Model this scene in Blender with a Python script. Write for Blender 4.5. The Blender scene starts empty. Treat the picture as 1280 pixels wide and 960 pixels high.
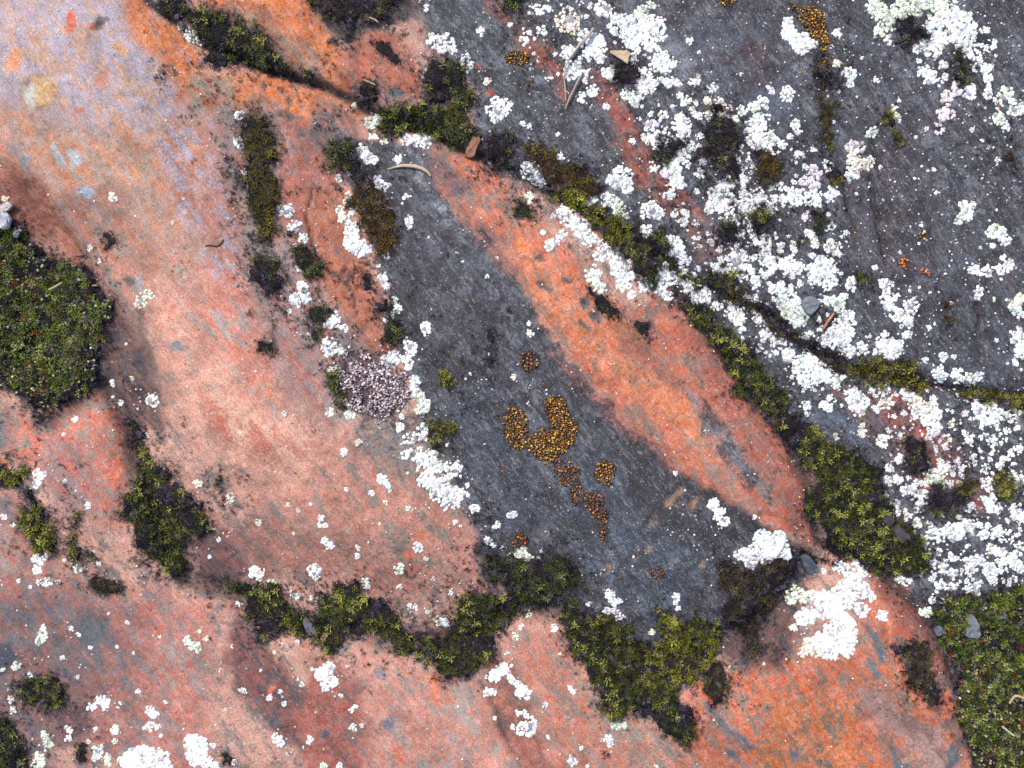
import bpy, math
import numpy as np
from mathutils import Vector

# ------------------------------------------------------------------ camera, sky, sun, exposure
# one unit of the drawing below ("px") is S metres on the rock; the patch of rock in view is about 51 x 38 cm
S = 0.0004
W, Hh = 1280, 960
CAM_H = 1500
scn = bpy.context.scene
C = scn.collection
cam_data = bpy.data.cameras.new('camera'); cam = bpy.data.objects.new('camera', cam_data); C.objects.link(cam)
cam_data.sensor_fit = 'HORIZONTAL'; cam_data.sensor_width = 36
cam_data.lens = 36 * CAM_H / W
cam_data.clip_start = 0.01; cam_data.clip_end = 200
cam.location = (0, 0, CAM_H * S)
scn.camera = cam
SUN_EL, SUN_AZ = math.radians(54), math.radians(-38)      # azimuth from +Y towards +X: the sun stands upper left
world = bpy.data.worlds.new('World'); scn.world = world; world.use_nodes = True
wn = world.node_tree
sky = wn.nodes.new('ShaderNodeTexSky'); sky.sky_type = 'NISHITA'; sky.sun_disc = False
sky.sun_elevation = SUN_EL; sky.sun_rotation = SUN_AZ; sky.dust_density = 3.0
bg = wn.nodes['Background']; bg.inputs['Strength'].default_value = 0.15
wn.links.new(sky.outputs[0], bg.inputs[0])
sl = bpy.data.lights.new('sun', 'SUN'); sl.energy = 2.5; sl.angle = math.radians(9); sl.color = (1, 0.96, 0.9)
so = bpy.data.objects.new('sun', sl); C.objects.link(so)
sdir = Vector((math.sin(SUN_AZ)*math.cos(SUN_EL), math.cos(SUN_AZ)*math.cos(SUN_EL), math.sin(SUN_EL)))
so.rotation_euler = (-sdir).to_track_quat('-Z', 'Y').to_euler(); so.location = sdir * 3
scn.view_settings.view_transform = 'Standard'; scn.view_settings.look = 'None'
scn.view_settings.exposure = 0.50; scn.view_settings.gamma = 1

# ------------------------------------------------------------------ helpers
rng = np.random.default_rng(11)
_tabs = [np.random.default_rng(100+i).random((256, 256)) for i in range(12)]
def vnoise(x, y, seed=0):
    t = _tabs[seed % 12]
    xi = np.floor(x).astype(int); yi = np.floor(y).astype(int)
    fx = x-xi; fy = y-yi
    fx = fx*fx*(3-2*fx); fy = fy*fy*(3-2*fy)
    a = t[xi & 255, yi & 255]; b = t[(xi+1) & 255, yi & 255]; c = t[xi & 255, (yi+1) & 255]; d = t[(xi+1) & 255, (yi+1) & 255]
    return (a*(1-fx)+b*fx)*(1-fy)+(c*(1-fx)+d*fx)*fy
def fbm(x, y, scale, octv=4, seed=0, gain=0.5):
    s = 0; a = 1; n = 0; f = 1/scale
    for i in range(octv):
        s = s + a*vnoise(x*f+17.3*i, y*f+9.1*i, seed+i); n += a; a *= gain; f *= 2.03
    return s/n - 0.5                                      # about -0.35 .. 0.35
ANG = math.radians(52)
def along(x, y):                                          # grain of the rock: down to the right
    return x*math.cos(ANG)+y*math.sin(ANG), -x*math.sin(ANG)+y*math.cos(ANG)
def sdist(x, y, poly):                                    # signed distance, positive inside
    P = np.asarray(poly, float); n = len(P)
    d = np.full(x.shape, 1e18); inside = np.zeros(x.shape, bool)
    for i in range(n):
        ax, ay = P[i]; bx, by = P[(i+1) % n]
        ex, ey = bx-ax, by-ay; L = ex*ex+ey*ey+1e-9
        t = np.clip(((x-ax)*ex+(y-ay)*ey)/L, 0, 1)
        d = np.minimum(d, (x-ax-t*ex)**2+(y-ay-t*ey)**2)
        if ay != by:
            cond = ((ay > y) != (by > y)) & (x < ex*(y-ay)/(by-ay)+ax)
            inside ^= cond
    d = np.sqrt(d)
    return np.where(inside, d, -d)
def ldist(x, y, line):                                    # distance to a polyline and side sign (positive = right of travel on the picture)
    P = np.asarray(line, float); best = np.full(x.shape, 1e18); side = np.zeros(x.shape); pos = np.zeros(x.shape)
    for i in range(len(P)-1):
        ax, ay = P[i]; bx, by = P[i+1]
        ex, ey = bx-ax, by-ay; L = ex*ex+ey*ey+1e-9
        t = np.clip(((x-ax)*ex+(y-ay)*ey)/L, 0, 1)
        dx, dy = x-ax-t*ex, y-ay-t*ey; d = dx*dx+dy*dy
        m = d < best
        best = np.where(m, d, best); side = np.where(m, np.sign(ex*dy-ey*dx), side); pos = np.where(m, (i+t)/(len(P)-1), pos)
    return np.sqrt(best), side, pos
def lin(c):
    c = np.asarray(c, float)/255
    return np.where(c <= 0.04045, c/12.92, ((c+0.055)/1.055)**2.4)
ALB = 0.62                                               # picture brightness of a lit flat surface -> base colour
def tone(c): return np.clip(lin(c)*ALB, 0.004, 0.85)

def mk(name, v, f, mat, parent=None, col=None, attrs=None, smooth=True, origin=None):
    v = np.asarray(v, float).copy(); f = np.asarray(f, int)
    # v in px (x right, y down, z up) -> metres
    w = np.stack([(v[:, 0]-W/2)*S, -(v[:, 1]-Hh/2)*S, v[:, 2]*S], 1)
    f = f[:, ::-1]
    if origin is not None: w = w-np.asarray(origin)
    me = bpy.data.meshes.new(name)
    me.vertices.add(len(w)); me.vertices.foreach_set('co', w.astype(np.float32).ravel())
    k = f.shape[1]
    me.loops.add(f.size); me.loops.foreach_set('vertex_index', f.astype(np.int32).ravel())
    me.polygons.add(len(f)); me.polygons.foreach_set('loop_start', np.arange(0, f.size, k, dtype=np.int32))
    me.polygons.foreach_set('loop_total', np.full(len(f), k, np.int32))
    me.polygons.foreach_set('use_smooth', np.full(len(f), smooth))
    for an, c in ([('tint', col)] if col is not None else [])+list((attrs or {}).items()):
        c = np.asarray(c, float)
        if c.ndim == 2:
            a = me.attributes.new(an, 'FLOAT_COLOR', 'POINT')
            a.data.foreach_set('color', np.concatenate([c, np.ones((len(c), 1))], 1).astype(np.float32).ravel())
        else:
            a = me.attributes.new(an, 'FLOAT', 'POINT'); a.data.foreach_set('value', c.astype(np.float32))
    me.materials.append(mat)
    me.update(); me.validate()
    o = bpy.data.objects.new(name, me); C.objects.link(o)
    if parent: o.parent = parent
    if origin is not None and parent is None: o.location = origin
    return o
def wpt(x, y, z=0): return ((x-W/2)*S, -(y-Hh/2)*S, z*S)
def empty(name, x, y):
    o = bpy.data.objects.new(name, None); C.objects.link(o); o.location = wpt(x, y, float(HT(x, y))); o.empty_display_size = 0.01
    return o
def tag(o, label=None, cat=None, group=None, kind=None):
    for k, v in (('label', label), ('category', cat), ('group', group), ('kind', kind)):
        if v: o[k] = v
    return o

# ------------------------------------------------------------------ materials
def newmat(name):
    m = bpy.data.materials.new(name); m.use_nodes = True
    nt = m.node_tree; return m, nt, nt.nodes['Principled BSDF']
def N(nt, t, **kw):
    n = nt.nodes.new(t)
    for k, v in kw.items(): setattr(n, k, v)
    return n
def math_(nt, op, a, b=None, clamp=False):
    n = N(nt, 'ShaderNodeMath', operation=op); n.use_clamp = clamp
    for i, q in enumerate((a, b)):
        if q is None: continue
        if isinstance(q, (int, float)): n.inputs[i].default_value = q
        else: nt.links.new(q, n.inputs[i])
    return n.outputs[0]
def coords(nt, rot=0, sc=(1, 1, 1)):
    tc = N(nt, 'ShaderNodeTexCoord'); mp = N(nt, 'ShaderNodeMapping'); mp.vector_type = 'POINT'
    mp.inputs['Scale'].default_value = tuple(q/S for q in (1, 1, 1)); nt.links.new(tc.outputs['Object'], mp.inputs[0])
    m2 = N(nt, 'ShaderNodeMapping'); m2.inputs['Rotation'].default_value = (0, 0, rot); nt.links.new(mp.outputs[0], m2.inputs[0])
    m3 = N(nt, 'ShaderNodeMapping'); m3.inputs['Scale'].default_value = sc; nt.links.new(m2.outputs[0], m3.inputs[0])
    return m3.outputs[0]
def noise(nt, vec, scale, detail=4, rough=0.6, dist=0):
    n = N(nt, 'ShaderNodeTexNoise'); n.inputs['Scale'].default_value = scale; n.inputs['Detail'].default_value = detail
    n.inputs['Roughness'].default_value = rough; n.inputs['Distortion'].default_value = dist; nt.links.new(vec, n.inputs['Vector'])
    return n.outputs[0]
def mrange(nt, v, a, b, c=0.0, d=1.0, smooth=False):
    n = N(nt, 'ShaderNodeMapRange'); 
    if smooth: n.interpolation_type = 'SMOOTHSTEP'
    for i, q in enumerate((v, a, b, c, d)):
        if isinstance(q, (int, float)): n.inputs[i].default_value = q
        else: nt.links.new(q, n.inputs[i])
    return n.outputs[0]
def mixc(nt, fac, a, b, mode='MIX'):
    n = N(nt, 'ShaderNodeMix'); n.data_type = 'RGBA'; n.blend_type = mode
    for key, q in (('Factor', fac), ('A', a), ('B', b)):
        s = [i for i in n.inputs if i.name == key and (i.type == ('VALUE' if key == 'Factor' else 'RGBA'))][0]
        if isinstance(q, (int, float)): s.default_value = q
        elif isinstance(q, (tuple, list, np.ndarray)): s.default_value = tuple(float(z) for z in q)+(1,)
        else: nt.links.new(q, s)
    return [o for o in n.outputs if o.type == 'RGBA'][0]
def attr(nt, name, out='Color'):
    n = N(nt, 'ShaderNodeAttribute'); n.attribute_name = name; return n.outputs[out]
def scalecol(nt, colr, fac):
    n = N(nt, 'ShaderNodeVectorMath', operation='SCALE'); nt.links.new(colr, n.inputs[0]); nt.links.new(fac, n.inputs['Scale']); return n.outputs[0]

def rock_material():
    m, nt, b = newmat('weathered_banded_rock')
    P0 = coords(nt)
    PS = coords(nt, ANG, (0.27, 1, 1))
    A, B, mix, spk, orf = attr(nt, 'tone_a'), attr(nt, 'tone_b'), attr(nt, 'blend', 'Fac'), attr(nt, 'speck', 'Fac'), attr(nt, 'rusty', 'Fac')
    n1 = noise(nt, P0, 0.055, 7, 0.62, 0.6); n2 = noise(nt, PS, 0.075, 6, 0.6, 0.4); n3 = noise(nt, P0, 0.25, 4, 0.6)
    n = math_(nt, 'ADD', math_(nt, 'ADD', math_(nt, 'MULTIPLY', n1, .30), math_(nt, 'MULTIPLY', n2, .46)), math_(nt, 'MULTIPLY', n3, .24))
    t = mrange(nt, mix, 0, 1, 0.60, 0.40)
    f = mrange(nt, n, math_(nt, 'SUBTRACT', t, 0.03), math_(nt, 'ADD', t, 0.03), smooth=True)
    col = mixc(nt, f, A, B)
    # rusty flecks with crisp outlines
    n4 = noise(nt, coords(nt, ANG, (0.45, 1, 1)), 0.12, 8, 0.74, 0.3)
    th = mrange(nt, orf, 0, 1, 0.75, 0.44)
    f4 = mrange(nt, n4, th, math_(nt, 'ADD', th, 0.05), smooth=True)
    col = mixc(nt, math_(nt, 'MULTIPLY', f4, 0.55), col, tone((224, 122, 60)))
    # smaller grey wear flecks
    n5 = noise(nt, PS, 0.16, 7, 0.7, 0.2)
    f5 = mrange(nt, n5, 0.58, 0.68, smooth=True)
    col = mixc(nt, math_(nt, 'MULTIPLY', math_(nt, 'MULTIPLY', f5, 0.4), mrange(nt, spk, .45, .6, 1, .5)), col, tone((184, 162, 152)))
    f6 = mrange(nt, noise(nt, P0, 0.21, 7, 0.7), 0.60, 0.68, smooth=True)
    col = mixc(nt, math_(nt, 'MULTIPLY', f6, mrange(nt, spk, .45, .65, .1, .6)), col, tone((62, 50, 50)))
    f7 = mrange(nt, noise(nt, P0, 0.035, 8, 0.68, 0.5), 0.47, 0.60, smooth=True)
    col = mixc(nt, math_(nt, 'MULTIPLY', f7, mrange(nt, spk, .45, .7, 0, .78)), col, tone((54, 48, 54)))
    f8 = mrange(nt, noise(nt, PS, 0.12, 8, 0.72, 0.2), 0.53, 0.66, smooth=True)
    col = mixc(nt, math_(nt, 'MULTIPLY', f8, mrange(nt, spk, .45, .7, 0, .5)), col, tone((134, 138, 146)))
    n9 = noise(nt, P0, 0.30, 5, 0.75, 0.2); dk = mrange(nt, spk, .45, .7, .18, .66); gcol = mixc(nt, mrange(nt, spk, .45, .7), tone((112, 74, 68)), tone((44, 42, 50))); wcol = mixc(nt, mrange(nt, spk, .45, .7), tone((190, 168, 156)), tone((156, 152, 158)))
    col = mixc(nt, math_(nt, 'MULTIPLY', mrange(nt, n9, 0.53, 0.62, smooth=True), dk), col, gcol)
    n10 = noise(nt, PS, 0.34, 5, 0.75, 0.2)
    col = mixc(nt, math_(nt, 'MULTIPLY', mrange(nt, n10, 0.56, 0.65, smooth=True), dk), col, wcol)
    hs = N(nt, 'ShaderNodeHueSaturation'); nt.links.new(col, hs.inputs['Color'])
    nt.links.new(mrange(nt, noise(nt, P0, 0.13, 6, 0.75), 0.35, 0.65, 1.08, 0.74), hs.inputs['Saturation'])
    nt.links.new(mrange(nt, noise(nt, P0, 0.3, 3, 0.6), 0.3, 0.7, 0.485, 0.515), hs.inputs['Hue'])
    nt.links.new(mrange(nt, noise(nt, PS, 0.05, 5, 0.6), 0.3, 0.7, 0.90, 1.16), hs.inputs['Value'])
    col = hs.outputs[0]
    # grain
    g1 = noise(nt, P0, 0.55, 3, 0.7); g2 = noise(nt, P0, 0.03, 5, 0.55); g3 = noise(nt, PS, 0.3, 4, 0.7)
    g = math_(nt, 'MULTIPLY', mrange(nt, g1, 0.25, 0.75, 0.52, 1.52), mrange(nt, g2, 0.3, 0.7, 0.82, 1.2))
    g = math_(nt, 'MULTIPLY', g, mrange(nt, g3, 0.3, 0.7, 0.78, 1.24))
    col = scalecol(nt, col, g)
    # pale mineral flecks
    v = N(nt, 'ShaderNodeTexVoronoi'); v.inputs['Scale'].default_value = 0.34; nt.links.new(P0, v.inputs['Vector'])
    sel = mrange(nt, noise(nt, P0, 0.11, 3, .6), 0.5, 0.62)
    fv = math_(nt, 'MULTIPLY', math_(nt, 'LESS_THAN', v.outputs['Distance'], 0.16), math_(nt, 'MULTIPLY', sel, spk))
    col = mixc(nt, math_(nt, 'MULTIPLY', fv, 0.75), col, tone((225, 222, 218)))
    nt.links.new(col, b.inputs['Base Color'])
    b.inputs['Roughness'].default_value = 0.62
    b.inputs['Specular IOR Level'].default_value = 0.35
    hsum = math_(nt, 'ADD', math_(nt, 'MULTIPLY', noise(nt, P0, 0.18, 8, 0.7), 1.0), math_(nt, 'MULTIPLY', noise(nt, PS, 0.16, 6, 0.65), 1.2))
    bp = N(nt, 'ShaderNodeBump'); bp.inputs['Strength'].default_value = 0.8; bp.inputs['Distance'].default_value = 2.6*S
    nt.links.new(hsum, bp.inputs['Height']); nt.links.new(bp.outputs[0], b.inputs['Normal'])
    return m
def tint_material(name, rough=0.8, vs=0.3, lo=0.8, hi=1.15, bump=0.4, bscale=0.5, spec=0.3, trans=0.0):
    m, nt, b = newmat(name); P0 = coords(nt)
    g = mrange(nt, noise(nt, P0, vs, 4, 0.65), 0.3, 0.7, lo, hi)
    nt.links.new(scalecol(nt, attr(nt, 'tint'), g), b.inputs['Base Color'])
    b.inputs['Roughness'].default_value = rough; b.inputs['Specular IOR Level'].default_value = spec
    bp = N(nt, 'ShaderNodeBump'); bp.inputs['Strength'].default_value = bump; bp.inputs['Distance'].default_value = 1.2*S
    nt.links.new(noise(nt, P0, bscale, 4, 0.7), bp.inputs['Height']); nt.links.new(bp.outputs[0], b.inputs['Normal'])
    return m
M_ROCK = rock_material()
M_LICH = tint_material('chalky_lichen', 0.9, 0.35, 0.86, 1.06, 0.3, 0.7, 0.1)
M_MOSS = tint_material('moss_leaf', 0.6, 0.05, 0.75, 1.25, 0.0, 0.5, 0.18)
M_SOIL = tint_material('dark_moss_humus', 0.9, 0.5, 0.5, 1.5, 1.0, 0.45, 0.15)
M_BEAD = tint_material('waxy_golden_granule', 0.6, 0.3, 0.8, 1.2, 0.1, 0.8, 0.5)
M_WOOD = tint_material('dry_plant_fibre', 0.7, 0.25, 0.75, 1.15, 0.5, 0.6, 0.3)
M_STONE = tint_material('loose_stone', 0.7, 0.2, 0.7, 1.25, 0.8, 0.35, 0.35)

# ------------------------------------------------------------------ the rock: relief
STEP = 3.0
X0, X1, Y0, Y1 = -120.0, 1401.0, -120.0, 1082.0
xs = np.arange(X0, X1, STEP); ys = np.arange(Y0, Y1, STEP)
GX, GY = np.meshgrid(xs, ys, indexing='ij')
WXs = fbm(GX, GY, 38, 5, 1, .68)*34; WYs = fbm(GX, GY, 38, 5, 6, .68)*34          # wobble for outlines
XX, YY = GX+WXs*0.45, GY+WYs*0.45
C1a = [(150, -60), (186, 0), (250, 52), (330, 86), (400, 106), (455, 134), (490, 152), (540, 168), (600, 196), (680, 236), (740, 270), (810, 312), (860, 345), (905, 368), (960, 395), (1010, 430), (1062, 462), (1160, 482), (1290, 500), (1400, 520)]
C2a = [(835, 352), (880, 402), (915, 450), (940, 500), (985, 555), (1010, 610), (1030, 680), (1100, 705), (1130, 745), (1180, 800), (1215, 900), (1235, 980), (1260, 1080)]
C3a = [(125, 480), (150, 520), (172, 580), (200, 650), (232, 722), (300, 745), (350, 775), (400, 790), (450, 785), (520, 800), (600, 795), (640, 755), (700, 762), (760, 800), (820, 830), (900, 800), (960, 770), (1010, 700)]
C4a = [(392, 236), (386, 275), (392, 310), (405, 335), (430, 348), (442, 372), (448, 395)]
C5a = [(1056, 215), (1062, 260), (1068, 300)]; C6a = [(1086, 215), (1095, 260), (1104, 300), (1111, 336)]
C7a = [(1220, 375), (1228, 400), (1222, 425), (1232, 455)]; C8a = [(1090, 160), (1098, 200), (1104, 230)]
C9a = [(600, 850), (625, 890), (640, 930), (660, 980)]
C10a = [(0, 600), (40, 640), (90, 700), (140, 730)]
C11a = [(1022, 70), (1030, 110), (1034, 130)]
def G(d, w): return np.exp(-(d/w)**2)
Z = fbm(GX, GY, 260, 4, 2)*16 + fbm(*along(GX*1.0, GY), 60, 1, 3)*0
al, ac = along(XX, YY)
Z += fbm(al*0.16, ac, 24, 5, 4)*8.0 + fbm(GX, GY, 20, 5, 5, 0.6)*5.5 + fbm(al*0.15, ac, 9, 3, 8)*2.6
Z += fbm(al*0.3, ac, 70, 3, 11)*7
def ridge(line, h, w):
    global Z
    d, s, p = ldist(XX, YY, line); Z = Z + h*G(d, w)
def groove(line, dep, w, rag=1.0):
    global Z
    d, s, p = ldist(GX+WXs*0.3*rag, GY+WYs*0.3*rag, line); tap = np.clip(np.minimum(p, 1-p)*12, 0.15, 1) if w < 12 else 1.0
    Z = Z - dep*tap*G(d, w)
def step(line, h, fall):                                   # positive h raises the right-hand side of the travel direction
    global Z
    d, s, p = ldist(GX+WXs*0.25, GY+WYs*0.25, line); tap = np.clip(np.minimum(p, 1-p)*8, 0, 1)
    e = np.clip(d*s*np.sign(h)+2, 0, 5)/5; e = e*e*(3-2*e)
    Z = Z + abs(h)*tap*e*np.exp(-np.maximum(d, 0)/fall)
ridge([(90, 60), (150, 230), (260, 400), (340, 540), (480, 650)], 26, 95)
ridge([(40, 560), (120, 640), (180, 760), (330, 900)], 9, 60)
ridge([(560, 200), (680, 340), (820, 480), (960, 620)], 9, 56)
ridge([(460, 830), (560, 900), (660, 980)], 24, 70)
ridge([(880, 900), (1020, 850), (1140, 850)], 12, 70)
ridge([(240, -30), (340, 20), (440, 90), (500, 120)], 20, 36)
ridge([(400, 260), (430, 330), (470, 420)], 6, 22)
ridge([(560, 420), (660, 600), (800, 700)], 7, 70)
ridge([(700, 20), (860, 160), (1000, 330)], 8, 60)
groove([(60, 300), (60, 400), (60, 500)], 26, 66)          # hollow that holds the big cushion
groove([(1240, 780), (1260, 880), (1250, 990)], 18, 50)
groove([(165, 420), (190, 480), (170, 560)], 10, 28)
groove([(300, 690), (430, 730), (560, 740)], 4, 40)
groove(C1a, 10, 5); groove(C1a, 4, 16); groove(C2a, 8, 9); groove(C2a, 3, 28); groove(C3a, 12, 12); groove(C3a, 6, 34)
step(C1a[:6], -10, 40)
step(C2a, -3, 50)
groove(C4a, 6, 1.8); step(C4a, -2, 16); groove(C5a, 7, 4); groove(C6a, 8, 3.5); groove(C7a, 6, 4); groove(C8a, 5, 4); groove(C9a, 3.5, 2.5); groove(C10a, 5, 12); groove(C11a, 6, 6)
for ln, dp, wd in [([(430,335),(442,350),(452,368)],9,5), ([(1175,150),(1190,200),(1196,240)],4,5), ([(1225,60),(1262,150),(1285,230)],7,12), ([(570,250),(600,300),(640,340)],3,4),
                   ([(300,820),(330,860),(352,905)],4,6), ([(345,800),(380,850),(410,915)],3,5), ([(395,835),(412,860),(425,900)],3,4), ([(460,650),(490,700),(510,730)],3,8),
                   ([(866,480),(920,530),(990,610)],3,5), ([(900,470),(960,540),(1000,600)],2.5,5), ([(640,500),(652,560)],3,3), ([(420,620),(470,690)],3,6), ([(250,330),(258,350),(262,362)],2,3),
                   ([(40,240),(80,300),(125,345)],4,14), ([(1110,300),(1130,380),(1150,440)],3,5), ([(1165,260),(1172,330),(1182,400)],4,6), ([(940,640),(980,650),(1005,670)],5,6)]:
    groove(ln, dp, wd)
# scars in the slate
SCARS = [(842, 619, 5, 12, -0.75), (868, 627, 4, 12, -0.5), (815, 649, 4.5, 11, -0.45), (873, 705, 4, 4, 0), (763, 705, 4, 5, 0), (674, 325+0, 3, 9, -0.8)]
def hollow(x, y, a, b, rot, dep):
    global Z
    c, s = math.cos(rot), math.sin(rot)
    u = ((GX-x)*c-(GY-y)*s)/a; v = ((GX-x)*s+(GY-y)*c)/b
    Z = Z - dep*np.exp(-(u*u+v*v)**2)
for x, y, a, b, r in SCARS: hollow(x, y, a*1.2, b*1.1, r, 3)
PITS = [(328,106,7,5),(362,128,4,7),(350,115,3,4),(357,143,5,9),(373,142,5,4),(346,145,4,5),(378,165,8,4),(365,105,6,3),(494,120,11,7),(681,325,6,5),(680,358,10,4),(728,382,6,8),(740,396,5,5),(708,352,7,5),
        (130,34,4,9),(728,408,8,5),(440,347,5,9),(600,230,6,4),(975,402-10,3,3)]
for x, y, a, b in PITS: hollow(x, y, a, b, -0.5, 2.2)
def HT(x, y):
    x = np.asarray(x, float); y = np.asarray(y, float)
    fx = np.clip((x-X0)/STEP, 0, len(xs)-1.001); fy = np.clip((y-Y0)/STEP, 0, len(ys)-1.001)
    ix = fx.astype(int); iy = fy.astype(int); fx = fx-ix; fy = fy-iy
    return (Z[ix, iy]*(1-fx)+Z[ix+1, iy]*fx)*(1-fy)+(Z[ix, iy+1]*(1-fx)+Z[ix+1, iy+1]*fx)*fy

# ------------------------------------------------------------------ the rock: colour of the bands (mineral, with some shade painted into the hollow by the cushion)
PINK=(208,152,136); PINKL=(216,156,140); MAUVE=(176,152,154); LAV=(184,168,180); ORANGE=(222,118,52); REDOR=(208,98,58); BRRED=(158,86,70)
SLATE=(76,77,87); DSL=(62,62,70); BLUEG=(118,124,134); GREYBR=(150,130,124); MAROON=(104,74,78); GREENG=(112,124,124); TAN=(214,170,118)
MUD=(52,44,48); BROWN=(112,84,72)
TA = np.empty(GX.shape+(3,)); TB = np.empty_like(TA); TM = np.full(GX.shape, .35); TSP = np.full(GX.shape, .35); TOR = np.full(GX.shape, .25)
TA[:] = tone(PINK); TB[:] = tone(GREYBR)
far_dark = np.clip((GX-GY*0.9-470)/60, 0, 1)
TA[:] = TA*(1-far_dark[..., None])+tone(SLATE)*far_dark[..., None]
def zone(poly, a, b, m, fe=6, op=1.0, rust=None, spk=None, wob=1.0):
    P = np.asarray(poly, float); mar = 30+fe
    i0, i1 = np.searchsorted(xs, [P[:,0].min()-mar, P[:,0].max()+mar]); j0, j1 = np.searchsorted(ys, [P[:,1].min()-mar, P[:,1].max()+mar])
    sl_ = (slice(i0, i1), slice(j0, j1))
    d = sdist(GX[sl_]+WXs[sl_]*wob, GY[sl_]+WYs[sl_]*wob, poly)
    w = np.clip(d/fe*0.5+0.5, 0, 1); w = w*w*(3-2*w)*op; w3 = w[..., None]
    TA[sl_] = TA[sl_]*(1-w3)+tone(a)*w3; TB[sl_] = TB[sl_]*(1-w3)+tone(b)*w3; TM[sl_] = TM[sl_]*(1-w)+m*w
    if rust is not None: TOR[sl_] = TOR[sl_]*(1-w)+rust*w
    if spk is not None: TSP[sl_] = TSP[sl_]*(1-w)+spk*w
def strip(line, wd, a, b, m, **kw):
    P = np.asarray(line, float); T = np.gradient(P, axis=0); Nn = np.stack([-T[:,1], T[:,0]], 1); Nn /= np.linalg.norm(Nn, axis=1)[:, None]
    n = len(P); ww = wd*np.array([0.35 if i in (0, n-1) else 1 for i in range(n)])[:, None]
    zone(np.concatenate([P+Nn*ww, (P-Nn*ww)[::-1]]), a, b, m, **kw)
# right-hand slate country
zone([(560,-130),(1420,-130),(1420,1100),(1290,1100),(1230,960),(1165,780),(1100,700),(1010,560),(930,450),(850,352),(760,275),(690,200),(640,240),(600,200),(590,100),(540,60),(520,0)], SLATE, BLUEG, .34, 8, rust=.1, spk=.8)
# left: lavender top left
zone([(-130,-130),(190,-130),(215,40),(250,110),(230,190),(120,180),(-130,120)], LAV, (206,160,138), .42, 26, rust=.36)
zone([(-130,120),(120,160),(250,170),(300,220),(330,330),(250,340),(160,300),(60,240),(-130,190)], (190,156,142), (214,140,104), .5, 34, rust=.45)
zone([(-130,190),(20,200),(90,270),(150,340),(120,360),(60,310),(-130,260)], (150,84,66), (170,104,78), .45, 14, rust=.25)
zone([(60,240),(150,240),(230,330),(250,400),(180,400),(120,340)], (180,116,96), (150,126,120), .45, 16, rust=.4)
# orange strips top
zone([(135,-130),(200,-130),(196,20),(240,48),(252,90),(330,92),(400,110),(452,140),(458,172),(420,188),(380,168),(335,150),(290,142),(240,140),(215,100),(160,40)], ORANGE, (158,118,98), .24, 10, rust=.7)
zone([(215,150),(262,150),(262,230),(240,300),(220,260),(200,190)], (206,124,84), LAV, .45, 14, rust=.5)
zone([(245,95),(285,95),(290,140),(262,170),(240,150)], (152,142,126), (196,104,70), .35, 10, rust=.3)
zone([(215,-130),(385,-130),(392,25),(432,68),(447,120),(420,116),(380,70),(330,30),(262,16)], (220,116,48), (156,98,72), .28, 7, rust=.6)
zone([(262,8),(340,35),(400,82),(404,100),(345,88),(325,60),(290,40)], (158,128,112), (196,116,80), .4, 8, rust=.5)
zone([(375,-130),(530,-130),(520,20),(470,40),(445,70),(425,52),(395,30)], (88,76,78), (60,52,56), .4, 8)
zone([(455,38),(500,42),(532,105),(524,132),(476,108),(440,112),(432,70)], (186,100,72), (140,100,88), .33, 7, rust=.4)
zone([(520,-130),(600,-130),(640,30),(700,110),(660,150),(600,120),(575,70),(530,50)], (76,82,88), BLUEG, .34, 9, spk=.9)
strip([(585,-60),(620,10),(652,40),(690,80),(715,125)], 9, (170,88,66), (92,80,84), .38, fe=6)
zone([(738,90),(760,100),(776,132),(792,160),(806,190),(836,232),(872,262),(905,300),(885,316),(835,275),(795,228),(766,170),(745,128)], (170,84,66), (118,92,92), .30, 6, rust=.3, spk=1)
# between the crack and the slate: mottled grey pinks
zone([(250,150),(300,150),(312,260),(330,380),(345,440),(310,470),(262,400),(250,300)], (196,130,116), LAV, .42, 16, rust=.42)
zone([(330,150),(370,140),(430,170),(440,210),(400,250),(398,300),(380,330),(350,280),(345,200)], (180,100,82), (140,112,110), .36, 8, rust=.35)
zone([(390,235),(432,232),(446,300),(462,335),(478,380),(492,440),(466,448),(436,408),(408,370),(386,320),(384,270)], (190,106,74), (134,104,96), .30, 5, rust=.45)
zone([(270,130),(345,135),(350,200),(352,290),(372,330),(360,450),(330,470),(318,380),(305,260),(268,210)], (156,138,134), (190,116,94), .42, 16, rust=.2, spk=.6)
zone([(395,395),(440,400),(470,450),(500,500),(480,520),(420,520),(405,450)], (140,124,122), (176,122,106), .4, 14, spk=.6)
zone([(345,300),(380,340),(430,410),(420,440),(430,520),(400,545),(345,500),(330,420)], (158,134,132), (186,120,108), .45, 14, rust=.25)
zone([(400,120),(450,150),(470,200),(440,230),(410,200),(380,180)], (126,108,108), (178,100,76), .35, 8)
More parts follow.
